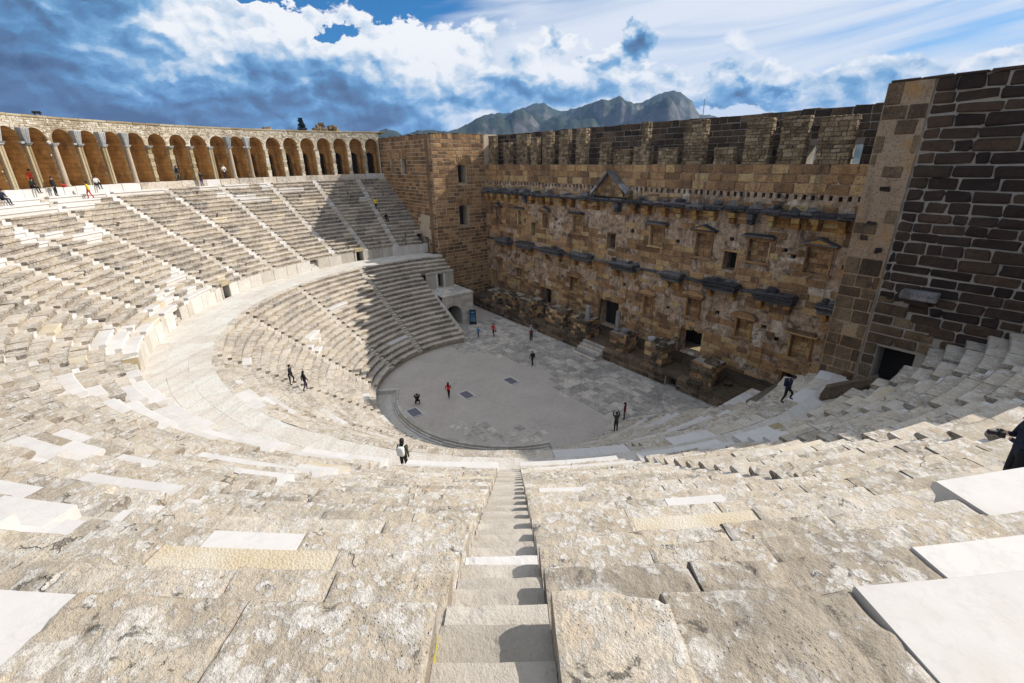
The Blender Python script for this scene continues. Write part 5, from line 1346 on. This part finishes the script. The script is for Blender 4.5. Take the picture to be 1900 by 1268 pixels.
# rubble stub and small things on the gallery roof
p = roofpt(-19.6, 46.2); rs = tag(empty('ruined_stub', (p[0], p[1], 25.2)), 'rounded heap of broken masonry left standing on the gallery roof beside the conifer', 'ruin')
random.seed(5)
tg = np.array([-p[1], p[0]])/np.linalg.norm(p); rd = p/np.linalg.norm(p)
for k in range(46):
    a = random.uniform(-1.75, 1.75); hmax = 1.45*math.sqrt(max(0, 1-(a/1.85)**2)); h = random.uniform(0, hmax); s_ = random.uniform(.14, .32); e = random.uniform(-.5, .5)
    c0 = np.array([p[0]+tg[0]*a+rd[0]*e, p[1]+tg[1]*a+rd[1]*e, 25.15+h*.85]); an = random.uniform(0, 3)
    ux, uy = np.array([cos(an), sin(an), 0])*s_*1.3, np.array([-sin(an), cos(an), 0])*s_
    V, F = cbox([c0+i*ux+j*uy+np.array([0, 0, k_*s_*.75]) for i in (-1, 1) for j in (-1, 1) for k_ in (-1, 1)], .07, .03); mesh('stone', V, F, M_PIER, rs)
p = roofpt(-25.2, 46.0)
rough_block('loose_stone', hexa(p[0]-.45, p[0]+.45, p[1]-.5, p[1]+.5, 25.18, 25.62), 'small loose stone lying on the gallery roof left of the conifer', 'stone block', M_PIER)
p = roofpt(-42.15, 43.9); M_BLK = plain('matt_black_metal', (0.02, 0.02, 0.022), .5)
fl_ = tag(empty('floodlight', (p[0], p[1], 25.2)), 'small black floodlight clamped to the gallery roof edge above the columns', 'floodlight')
box_obj('lamp_body', p[0]-.32, p[0]+.32, p[1]-.32, p[1]+.32, 25.42, 25.62, M_BLK, fl_, .04); V, F = tube((p[0]-.22, p[1]-.22, 25.15), (p[0]-.2, p[1]-.2, 25.45), .05); mesh('bracket', V, F, M_BLK, fl_); V, F = tube((p[0]+.22, p[1]+.22, 25.15), (p[0]+.2, p[1]+.2, 25.45), .05); mesh('bracket', V, F, M_BLK, fl_)
# conifer beyond the gallery
M_NEEDLE = plain('dark_needles', (0.022, 0.040, 0.024), .8, .5, 1.5); M_BARK = plain('grey_bark', (0.10, 0.08, 0.06), .9)
b = dirp(-21.95, 98.0); ct = tag(empty('conifer', (b[0], b[1], 0)), 'dark pointed conifer rising behind the gallery roof', 'tree')
V, F = lathe([(.45, 0), (.35, 10), (.22, 20), (.10, 25.5), (.03, 28.1)], 8, (b[0], b[1], 0), .01); mesh('trunk', V, F, M_BARK, ct)
cr = MB(); random.seed(3)
z = 12.0
while z < 28.0:
    rr = max(.12, (28.3-z)*.44*random.uniform(.75, 1.1)); rr = min(rr, 3.6)
    for k in range(7):
        a = random.uniform(0, 2*pi); L = rr*random.uniform(.55, 1.05); q = np.array([cos(a), sin(a), 0]); s_ = np.array([-sin(a), cos(a), 0])
        for j in range(9):
            f_ = (j+1)/9; c0 = np.array([b[0], b[1], z])+q*L*f_+np.array([0, 0, .22*L*f_*f_-.1*L*f_]); w_ = .30*(1.1-f_)+.06
            for m_ in range(3):
                an = random.uniform(-1, 1); t_ = q*random.uniform(.1, .3)+s_*w_*random.choice((-1, 1))+np.array([0, 0, random.uniform(-.16, .10)])
                o_ = np.array([random.uniform(-.08, .08) for _ in range(3)]); e_ = np.array([0, 0, random.uniform(.05, .12)])
                cr.add([c0+o_-e_, c0+o_+t_, c0+o_+e_], [[0, 1, 2]])
    z += .34
cr.build('crown', M_NEEDLE, ct)

# ------------------------------------------------------------------ small things in the orchestra
M_GRATE = plain('dark_steel_grate', (0.20, 0.205, 0.23), .45, .2, metal=.4)
for (x, y, lb) in [(.97, -11.3, 'white framed drain grate next to the curved curb and the crouching photographer'), (1.01, -5.89, 'white framed drain grate in the gravel beside the woman in red'), (1.21, -.81, 'white framed drain grate in the gravel nearest the paved stage front')]:
    dg = tag(empty('drain_grate', (x, y, 0)), lb, 'grate', 'drain grates in the orchestra gravel')
    mb = MB(); w_, h_ = .82, .58
    for (x0, x1, y0, y1) in ((-w_, w_, -h_, -h_+.13), (-w_, w_, h_-.13, h_), (-w_, -w_+.13, -h_+.132, h_-.132), (w_-.13, w_, -h_+.132, h_-.132)): mb.add(*cbox(hexa(x+x0, x+x1, y+y0, y+y1, -.05, .03), .01))
    mb.build('frame', M_WHITE, dg); mb = MB()
    for i in range(17): q = x-w_+.14+i*.0955; mb.add(*cbox(hexa(q, q+.03, y-h_+.12, y+h_-.12, -.03, .018), .004))
    for i in range(8): q = y-h_+.2+i*.12; mb.add(*cbox(hexa(x-w_+.12, x+w_-.12, q, q+.02, -.03, .012), .004))
    mb.add(hexa(x-w_+.1, x+w_-.1, y-h_+.1, y+h_-.1, -.04, .005), [[1, 5, 7, 3]]); mb.build('grid', M_GRATE, dg)
M_BLUE = plain('blue_board_print', (0.015, 0.06, 0.14), .35, .3, 4); M_BLUEL = plain('pale_blue_board_print', (0.12, 0.30, 0.42), .35, .5, 6)
ib = tag(empty('info_board', (-15.95, 5.55, 0)), 'upright blue information board in a dark frame beside the arched gateway', 'sign')
bx, by = -15.95, 5.55
ang = radians(-38)
def bd(u, d, z): return (bx-u*sin(ang)+d*cos(ang), by+u*cos(ang)+d*sin(ang), z)
def bbox_(name, u0, u1, d0, d1, z0, z1, m_): V, F = cbox([bd(u, d, z) for u in (u0, u1) for d in (d0, d1) for z in (z0, z1)], .01); return mesh(name, V, F, m_, ib)
bbox_('frame', -.42, .42, -.06, .05, .12, 2.05, M_BLK); bbox_('base', -.5, .5, -.22, .22, 0, .12, M_BLK); bbox_('panel', -.35, .35, .052, .062, .3, 1.9, M_BLUE)
for (u0, u1, z0, z1) in [(-.28, -.03, .72, .95), (.05, .3, .72, .95), (-.28, -.03, .42, .66), (.05, .3, .42, .66), (-.3, .3, 1.08, 1.13), (-.3, .22, 1.2, 1.24), (-.3, .28, 1.3, 1.34), (-.2, .2, 1.6, 1.78)]: bbox_('print', u0, u1, .063, .067, z0, z1, M_BLUEL)
# moss on the stair cheek by the viewer
V = []; F = []
for i in range(15):
    for j in range(5):
        a = 323.75-stair_half(41.6)-.03; r_ = 41.45+i*.045; V.append(PU(a+.0+.055*j/4-.02, r_+random.uniform(-.01, .01), zU(19)-.02-.05*j+random.uniform(-.012, .012)))
F = [[i*5+j, i*5+j+1, i*5+j+6, i*5+j+5] for i in range(14) for j in range(4)]
mesh('moss_patch', V, F, M_MOSS, kind='stuff')

# ------------------------------------------------------------------ people
def col(name, c, r=.8): return MATS.get(name) or plain(name, c, r, .2, 12)
SKIN = col('skin', (0.42, 0.25, 0.17), .55); HAIRB = col('black_hair', (0.012, 0.010, 0.009), .5); HAIRBR = col('brown_hair', (0.05, 0.03, 0.018), .5)
CLO = {'black': col('black_cloth', (.012, .012, .014)), 'navy': col('navy_cloth', (.014, .017, .035)), 'red': col('red_cloth', (.52, .02, .02)), 'orange': col('orange_red_cloth', (.62, .06, .02)), 'yellow': col('yellow_cloth', (.62, .45, .03)),
       'white': col('white_cloth', (.62, .62, .62)), 'grey': col('grey_cloth', (.20, .20, .21)), 'blue': col('blue_cloth', (.05, .20, .38)), 'maroon': col('maroon_cloth', (.14, .015, .03)), 'jeans': col('dark_jeans', (.022, .028, .05)), 'redt': col('red_trousers', (.42, .03, .03)),
       'shoe': col('dark_shoes', (.02, .018, .018)), 'khaki': col('khaki_cloth', (.055, .055, .03)), 'purple': col('purple_cloth', (.05, .02, .06)), 'camera': M_BLK}
BASE = {'pel': (0, 0, .95), 'spi': (0, 0, 1.12), 'che': (.01, 0, 1.32), 'nek': (0, 0, 1.47), 'hd0': (.015, 0, 1.56), 'hd1': (.025, 0, 1.68)}
for s_, S in ((1, 'L'), (-1, 'R')):
    BASE.update({'sh'+S: (0, .17*s_, 1.41), 'el'+S: (-.03, .235*s_, 1.13), 'wr'+S: (.05, .23*s_, .89), 'ha'+S: (.07, .22*s_, .80), 'hi'+S: (0, .09*s_, .90), 'kn'+S: (.03, .10*s_, .49), 'an'+S: (-.02, .105*s_, .08), 'to'+S: (.15, .125*s_, .035)})
EDG = [('pel', 'spi'), ('spi', 'che'), ('che', 'nek'), ('nek', 'hd0'), ('hd0', 'hd1')]
for S in 'LR': EDG += [('che', 'sh'+S), ('sh'+S, 'el'+S), ('el'+S, 'wr'+S), ('wr'+S, 'ha'+S), ('pel', 'hi'+S), ('hi'+S, 'kn'+S), ('kn'+S, 'an'+S), ('an'+S, 'to'+S)]
RAD = {'pel': .150, 'spi': .140, 'che': .155, 'nek': .062, 'hd0': .088, 'hd1': .088, 'sh': .082, 'el': .055, 'wr': .040, 'ha': .042, 'hi': .105, 'kn': .066, 'an': .048, 'to': .042}
def limbs(**kw):
    d = dict(BASE); d.update(kw); return d
def shift(d, keys, v):
    d = dict(d)
    for k in keys: d[k] = tuple(np.array(d[k])+np.array(v))
    return d
UPPER = ['spi', 'che', 'nek', 'hd0', 'hd1', 'shL', 'shR', 'elL', 'elR', 'wrL', 'wrR', 'haL', 'haR']
STAND = limbs()
WALK = limbs(knL=(.17, .1, .50), anL=(.13, .1, .08), toL=(.30, .11, .05), knR=(-.04, -.1, .50), anR=(-.26, -.1, .12), toR=(-.12, -.11, .03), elL=(-.12, .24, 1.15), wrL=(-.12, .24, .92), haL=(-.10, .23, .84), elR=(.06, -.24, 1.15), wrR=(.20, -.21, .96), haR=(.25, -.2, .90))
SIT = limbs(pel=(0, 0, .12), spi=(.03, 0, .30), che=(.09, 0, .50), nek=(.11, 0, .65), hd0=(.14, 0, .74), hd1=(.17, 0, .85), shL=(.09, .17, .59), shR=(.09, -.17, .59), elL=(.15, .24, .34), elR=(.15, -.24, .34), wrL=(.36, .14, .30), wrR=(.36, -.14, .30), haL=(.43, .09, .28), haR=(.43, -.09, .28),
            hiL=(.04, .1, .11), hiR=(.04, -.1, .11), knL=(.45, .12, .13), knR=(.45, -.12, .11), anL=(.52, .12, -.32), anR=(.55, -.12, -.34), toL=(.68, .13, -.37), toR=(.71, -.13, -.39))
PHOTO = limbs(elL=(.14, .24, 1.20), wrL=(.30, .10, 1.36), haL=(.34, .05, 1.40), elR=(.14, -.24, 1.20), wrR=(.30, -.10, 1.36), haR=(.34, -.05, 1.40))
CROUCH = limbs(pel=(-.12, 0, .30), spi=(-.04, 0, .46), che=(.06, 0, .64), nek=(.09, 0, .78), hd0=(.12, 0, .87), hd1=(.15, 0, .98), shL=(.06, .18, .74), shR=(.06, -.18, .74), elL=(.22, .26, .92), elR=(.22, -.26, .92), wrL=(.30, .14, 1.10), wrR=(.30, -.14, 1.10), haL=(.32, .07, 1.14), haR=(.32, -.07, 1.14),
               hiL=(-.10, .11, .28), hiR=(-.10, -.11, .28), knL=(.27, .20, .42), knR=(.24, -.18, .16), anL=(.05, .16, .08), anR=(-.20, -.13, .10), toL=(.22, .18, .035), toR=(-.12, -.14, .03))
RAISE = limbs(elL=(.10, .27, 1.55), wrL=(.20, .17, 1.74), haL=(.22, .10, 1.80), elR=(.10, -.27, 1.55), wrR=(.20, -.17, 1.74), haR=(.22, -.10, 1.80))
CLIMB = shift(limbs(knL=(.30, .1, .62), anL=(.22, .1, .30), toL=(.38, .11, .26), knR=(-.02, -.1, .48), anR=(-.16, -.1, .10), toR=(0, -.11, .035)), UPPER, (.10, 0, -.03)); CLIMB.update({'nek': (.16, 0, 1.42), 'hd0': (.20, 0, 1.50), 'hd1': (.24, 0, 1.61)})
def seg_d(P, a, b):
    ab = b-a; t = np.clip(((P-a)@ab)/(ab@ab+1e-9), 0, 1); return np.linalg.norm(P-(a+t[:, None]*ab), axis=1)
deps_objs = []
def person(label, xyz, head, pose, top, legs, hair=HAIRB, scale=1.0, extra=None, long_hair=False, hat=None, group=None, hood=None, sub=2):
    names = list(pose.keys()); P = np.array([pose[n] for n in names])*scale
    me = bpy.data.meshes.new('skeleton'); me.from_pydata(P.tolist(), [(names.index(a), names.index(b)) for a, b in EDG], [])
    o = bpy.data.objects.new('person', me); COL.objects.link(o)
    sk = o.modifiers.new('Skin', 'SKIN'); sk.use_smooth_shade = True
    if not me.skin_vertices: return None
    sv = me.skin_vertices[0].data
    for i, n in enumerate(names):
        r = RAD[n if n in RAD else n[:2]]*scale; sv[i].radius = (r, r*(.78 if n in ('che', 'spi', 'pel') else 1.0)); sv[i].use_root = (n == 'pel')
    sb = o.modifiers.new('Subd', 'SUBSURF'); sb.levels = sub; sb.render_levels = sub
    dg = bpy.context.evaluated_depsgraph_get(); ev = o.evaluated_get(dg); nm = bpy.data.meshes.new_from_object(ev)
    o.modifiers.clear(); o.data = nm; bpy.data.meshes.remove(me); nm.name = 'person'
    for m_ in (top, legs, SKIN, CLO['shoe']): nm.materials.append(m_)
    C_ = np.zeros(len(nm.polygons)*3); nm.polygons.foreach_get('center', C_); C_ = C_.reshape(-1, 3)
    best = np.full(len(C_), 1e9); mi = np.zeros(len(C_), int)
    for a, b in EDG:
        d = seg_d(C_, np.array(pose[a])*scale, np.array(pose[b])*scale)
        k = 0
        if a in ('nek', 'hd0') or b[:2] == 'ha': k = 2
        elif a[:2] in ('hi', 'kn'): k = 1
        elif a[:2] == 'an': k = 3
        elif b[:2] == 'hi': k = 1
        r = {2: .02, 1: .0, 3: .0, 0: .03}[k]
        d = d-r; mi = np.where(d < best, k, mi); best = np.minimum(best, d)
    nm.polygons.foreach_set('material_index', mi.astype(np.int32)); nm.polygons.foreach_set('use_smooth', np.ones(len(mi), bool)); nm.update()
    o.location = xyz; o.rotation_euler = (0, 0, radians(head))
    tag(o, label, 'person', group)
    h0, h1 = np.array(pose['hd0'])*scale, np.array(pose['hd1'])*scale; ax = (h1-h0)/np.linalg.norm(h1-h0)
    def loc(name, V, F, m_):
        me_ = bpy.data.meshes.new(name); me_.from_pydata(np.asarray(V).tolist(), [], F); me_.materials.append(m_); me_.polygons.foreach_set('use_smooth', np.ones(len(me_.polygons), bool))
        c = bpy.data.objects.new(name, me_); COL.objects.link(c); c.parent = o; return c
    # hair: a cap over crown and back of the head
    V = []; F = []; n1_, n2_ = 9, 14; cc = h1-ax*.02*scale+np.array([-.012*scale, 0, 0])
    hm = hat or hair
    for i in range(n1_):
        th = pi*.62*i/(n1_-1)
        for j in range(n2_):
            ph = 2*pi*j/n2_; fwd = cos(ph); lim = th if fwd < .3 else th*(.78 if hat is None else .62)
            rr = .112*scale; d = np.array([sin(lim)*cos(ph)*1.06, sin(lim)*sin(ph)*.92, cos(lim)*1.08]); V.append(cc+d*rr)
    if long_hair:
        for i in range(n2_):
            k = (n1_-1)*n2_+i
            if cos(2*pi*i/n2_) < .1: V[k] = V[k]+np.array([-.02, 0, -.20])*scale
    for i in range(n1_-1):
        for j in range(n2_): F.append([i*n2_+j, i*n2_+(j+1) % n2_, (i+1)*n2_+(j+1) % n2_, (i+1)*n2_+j])
    loc('cap' if hat else 'hair', V, F, hm)
    # nose
    nb = h0*.55+h1*.45+np.array([.085*scale, 0, 0]); V, F = cbox([nb+np.array([a*.03, b*(.014-.006*a), c*.022-(.012 if a else 0)])*scale for a in (0, 1) for b in (-1, 1) for c in (-1, 1)], .006*scale); loc('nose', V, F, SKIN)
    if extra: extra(o, loc, scale, pose)
    return o
def pack(m_, front=False):
    def f(o, loc, s, pose):
        c = (np.array(pose['che'])+np.array(pose['spi']))/2*s+np.array([-.21*s, 0, .02]); V, F = cbox([c+np.array([a*.10, b*.15, e*.22])*s for a in (-1, 1) for b in (-1, 1) for e in (-1, 1)], .05*s, .006); loc('backpack', V, F, m_)
        for sgn in (-1, 1):
            p0 = np.array(pose['shL' if sgn > 0 else 'shR'])*s+np.array([0, -.06*sgn*s, .07*s]); V, F = tube(c+np.array([0, .1*sgn, .2])*s, p0, .02*s, 6); loc('strap', V, F, m_)
    return f
def handbag(m_, side=-1):
    def f(o, loc, s, pose):
        c = np.array(pose['haR' if side < 0 else 'haL'])*s+np.array([0, .05*side, -.12*s]); V, F = cbox([c+np.array([a*.15, b*.06, e*.12])*s for a in (-1, 1) for b in (-1, 1) for e in (-1, 1)], .03*s); loc('bag', V, F, m_)
    return f
def held_cam(o, label, off, head, sc=1.0):
    x, y, z = o.location; a = radians(head)
    c = np.array([x+off[0]*cos(a)-off[1]*sin(a), y+off[0]*sin(a)+off[1]*cos(a), z+off[2]])
    f_ = np.array([cos(a), sin(a), 0]); s_ = np.array([-sin(a), cos(a), 0]); u_ = np.array([0, 0, 1.0])
    mb = MB(); mb.add(*cbox([c+i*.035*sc*f_+j*.07*sc*s_+k*.048*sc*u_ for i in (-1, 1) for j in (-1, 1) for k in (-1, 1)], .01))
    mb.add(*cbox([c+(i*.02)*sc*f_+j*.025*sc*s_+(k*.018+.058)*sc*u_ for i in (-1, 1) for j in (-1, 1) for k in (-1, 1)], .01))
    cb = mb.build('camera_body', M_BLK)
    V, F = tube(c+.035*sc*f_, c+.15*sc*f_, .038*sc, 14); ln = mesh('lens', V, F, M_BLK, cb)
    return tag(cb, label, 'camera')
def toC(x, y): return math.degrees(atan2(-y, -x))
G_G = 'visitors on the upper seats'; G_O = 'visitors in the orchestra'; G_L = 'visitors on the lower seats'
def onU(th, k, dr=.3, dzv=0): r = rU(k)+dr; return (r*cos(radians(th)), r*sin(radians(th)), zU(k)+dzv)
def onF(th, dr=.25): r = RLED+dr; return (r*cos(radians(th)), r*sin(radians(th)), ZFLOOR)
person('seated man in dark jacket on the top row, leftmost of all the visitors', onU(237.6, 20, .22), 57, SIT, CLO['navy'], CLO['jeans'], group=G_G)
person('dark haired visitor in black seated on the gallery ledge near the leftmost columns', onF(232.6, .12), 52, SIT, CLO['black'], CLO['black'], long_hair=True, group=G_G)
person('visitor in bright orange-red jacket seated on the ledge, leaning against a column', onF(231.5, .75), 20, shift(STAND, UPPER, (.02, 0, 0)), CLO['orange'], CLO['black'], scale=.94, group=G_G)
person('visitor in black standing close beside the orange-red jacket', onU(230.6, 20, .3), 60, STAND, CLO['black'], CLO['black'], scale=.98, group=G_G)
person('visitor in yellow jacket and red trousers standing on the upper seats below a column', onU(227.1, 19, .2), 250, WALK, CLO['yellow'], CLO['redt'], long_hair=True, scale=.93, group=G_G)
person('seated visitor in white and black on the ledge right of the yellow jacket', onF(224.1, .12), 30, SIT, CLO['white'], CLO['black'], group=G_G)
person('visitor in black leaning on a pilaster with one arm out', onF(211.5, .15), 60, limbs(elL=(.05, .36, 1.32), wrL=(.12, .55, 1.36), haL=(.15, .62, 1.38), anR=(-.15, -.1, .08), toR=(.02, -.11, .04), spi=(.05, 0, 1.12), che=(.08, .05, 1.31)), CLO['black'], CLO['black'], group=G_G)
person('visitor in black coat and purple trousers standing at the gallery ledge', onU(208.3, 20, .35), 30, PHOTO, CLO['black'], CLO['purple'], group=G_G)
w9 = person('visitor in white jacket and cap with a camera on the chest', onF(203.5, .2), 10, limbs(elL=(.05, .25, 1.14), wrL=(.22, .12, 1.16), haL=(.27, .06, 1.17), elR=(.05, -.25, 1.14), wrR=(.22, -.12, 1.16), haR=(.27, -.06, 1.17)), CLO['white'], CLO['black'], hat=CLO['grey'], group=G_G)
held_cam(w9, 'small black camera held by the visitor in white jacket and cap', (.34, 0, 1.19), 10)
person('visitor in yellow top and black trousers climbing the shaded stair of the far upper seats', onU(177.8, 10, .3), 150, CLIMB, CLO['yellow'], CLO['black'], long_hair=True, group=G_G)
person('visitor in black seated low in the shaded far upper seats', onU(176.7, 7, .2), 0, SIT, CLO['black'], CLO['black'], group=G_G)
def zlow(x, y):
    lo, hi = 8.0, 26.5
    for _ in range(40):
        m_ = (lo+hi)/2; c = cL(m_)
        if hypot(x-c[0], y-c[1]) > m_: lo = m_
        else: hi = m_
    return zL(int((lo-R0L)/TL)) if lo < 25.8 else ZB
def onL(th, k, dr=.25): return PL(th, rL(k)+dr, zL(k))
person('man in dark jacket coming down the sunlit lower seats, leading a companion by hand', (-.55, -20.35, zlow(-.55, -20.35)), 60, shift(limbs(knL=(.26, .1, .55), anL=(.18, .1, .22), toL=(.34, .11, .18), elR=(.0, -.26, 1.16), wrR=(.08, -.38, 1.02), haR=(.12, -.44, .98)), UPPER, (.10, 0, -.06)), CLO['black'], CLO['black'], scale=.98, group=G_L)
person('visitor in black with pink shoes stepping down behind the man on the lower seats', (.35, -19.55, zlow(.35, -19.55)), 100, WALK, CLO['black'], CLO['purple'], long_hair=True, scale=.93, group=G_L)
person('woman seen from behind with a white trimmed backpack behind the white coping', (18.93, -19.56, ZB), 135, STAND, CLO['khaki'], CLO['black'], long_hair=True, scale=.98, extra=pack(CLO['white']), group=G_L)
person('visitor in dark coat climbing the shaded seats beside the podium corner', (26.05, -.34, ZB), 20, CLIMB, CLO['navy'], CLO['black'], extra=pack(CLO['navy']), group=G_L)
person('woman in red coat and black boots walking on the gravel', (.42, -7.49, 0), 130, WALK, CLO['red'], CLO['black'], long_hair=True, scale=.9, group=G_O)
cr_ = person('crouching photographer in black with both arms raised near the curb', (-.35, -10.35, 0), -20, CROUCH, CLO['black'], CLO['black'], long_hair=True, group=G_O)
held_cam(cr_, 'black camera raised by the crouching photographer in the orchestra', (.36, 0, 1.17), -20)
person('visitor in black walking on the paving before the stage steps', (-.31, 3.22, 0), -80, WALK, CLO['black'], CLO['black'], scale=.97, extra=pack(CLO['black']), group=G_O)
person('visitor in red jacket with a black bag walking near the gateway', (-10.41, 5.1, 0), -60, WALK, CLO['red'], CLO['black'], scale=.95, extra=handbag(CLO['black'], 1), group=G_O)
person('child in blue jacket walking by the gateway', (-11.31, 3.41, 0), -70, WALK, CLO['blue'], CLO['jeans'], scale=.78, hood=1, group=G_O)
person('visitor in white jacket and pale cap standing behind the maroon top', (-6.75, 8.2, 0), -60, STAND, CLO['white'], CLO['grey'], hat=CLO['white'], scale=1.0, group=G_O)
person('visitor in maroon top with elbows out before the stage podium', (-6.1, 7.75, 0), -60, PHOTO, CLO['maroon'], CLO['black'], scale=.95, group=G_O)
person('woman in dark red coat standing by the low pale parapet', (13.2, 2.3, 0), -140, STAND, CLO['maroon'], CLO['black'], long_hair=True, scale=.95, group=G_O)
pr_ = person('photographer in khaki with raised arms standing on the shaded lowest seats', PL(361.0, rL(1)+.2, zL(1)), 150, RAISE, CLO['khaki'], CLO['black'], scale=.97, group=G_O)
bg_ = rough_block('red_bag', [tuple(np.array(onF(228.6, .1))+np.array([a*.5, b*.3, c*.24])) for a in (-.5, .5) for b in (-.5, .5) for c in (0, 1)], 'small red bag left at the foot of a column on the gallery ledge', 'bag', CLO['red'], bev=.08)
# the photographer close by on the right
NP = np.array([35.22, -15.95, zU(14)])
RADN = dict(RAD)
npose = limbs(hd0=(.05, 0, 1.54), hd1=(.085, 0, 1.655), nek=(.03, 0, 1.46), che=(.03, 0, 1.31), elL=(.06, .25, 1.12), elR=(.06, -.25, 1.12), wrL=(.25, .12, 1.19), wrR=(.25, -.13, 1.21), haL=(.30, .075, 1.21), haR=(.30, -.085, 1.235))
nh = 212
def near_extra(o, loc, s, pose):
    for sg, wk in ((1, 'haL'), (-1, 'haR')):
        w_ = np.array(pose[wk])*s
        for i in range(4):                                   # four fingers closing round the camera, and a thumb
            b_ = w_+np.array([.03, -.012*sg, .035-.022*i])*s; m1 = b_+np.array([.045-.004*abs(i-1.3), -.02*sg, -.004])*s; e_ = m1+np.array([.008, -.038*sg, -.006])*s
            V1, F1 = tube(b_, m1, .0095*s, 7); V2, F2 = tube(m1-.003*s, e_, .0085*s, 7); loc('finger', np.concatenate([V1, V2]), F1+[[q+len(V1) for q in f] for f in F2], SKIN)
        b_ = w_+np.array([-.01, -.03*sg, .03])*s; V1, F1 = tube(b_, b_+np.array([.035, -.035*sg, .02])*s, .0105*s, 7); loc('thumb', V1, F1, SKIN)
    c = np.array(pose['nek'])*s; V, F = lathe([(.105, -.07), (.115, -.01), (.105, .055), (.09, .06)], 14, tuple(c+np.array([-.005, 0, 0]))); loc('collar', V, F, CLO['navy'])
    for sg in (-1, 1):
        hd = (np.array(pose['hd0'])*.55+np.array(pose['hd1'])*.45)*s; V, F = cbox([hd+np.array([-.012+.018*a, sg*(.086+.012*b), .028*e])*s for a in (-1, 1) for b in (0, 1) for e in (-1, 1)], .01); loc('ear', V, F, SKIN)
        ey = (np.array(pose['hd0'])*.42+np.array(pose['hd1'])*.58)*s+np.array([.080, sg*.032, .0])*s; V, F = lathe([(.002, -.009), (.011, 0), (.002, .009)], 8, tuple(ey)); loc('eye', V, F, HAIRB)
        V, F = cbox([ey+np.array([.004+.006*a, .02*b, .022+.005*e])*s for a in (-1, 1) for b in (-1, 1) for e in (-1, 1)], .003); loc('eyebrow', V, F, HAIRB)
    mo = (np.array(pose['hd0'])*.95+np.array(pose['hd1'])*.05)*s+np.array([.084, 0, -.012])*s; V, F = cbox([mo+np.array([.006*a, .024*b, .007*e])*s for a in (-1, 1) for b in (-1, 1) for e in (-1, 1)], .004); loc('lips', V, F, col('lips', (.36, .14, .11), .5))
npn = person('man in navy jacket photographing, cut off by the right edge behind white slabs', tuple(NP), nh, npose, CLO['navy'], CLO['black'], hair=HAIRB, scale=.88, extra=near_extra, sub=3)
held_cam(npn, 'large black camera with lens in the hands of the man in the navy jacket', (.335, 0, 1.085), nh, 1.0)

# ------------------------------------------------------------------ air between here and the mountain
hm = bpy.data.materials.new('haze'); hm.use_nodes = True; hn = NT(hm.node_tree); hn.n.clear()
pvn = hn.add('ShaderNodeVolumePrincipled'); pvn.inputs['Color'].default_value = (0.30, 0.55, 1.0, 1); pvn.inputs['Density'].default_value = 0.00009; pvn.inputs['Anisotropy'].default_value = 0.0
ho = hn.add('ShaderNodeOutputMaterial'); hn.l.new(pvn.outputs[0], ho.inputs['Volume'])
V = hexa(-4700, 4700, -4700, 4700, -3, 430)
hz = mesh('haze', V, [[0, 1, 3, 2], [4, 6, 7, 5], [0, 4, 5, 1], [2, 3, 7, 6], [0, 2, 6, 4], [1, 5, 7, 3]], hm, kind='stuff')
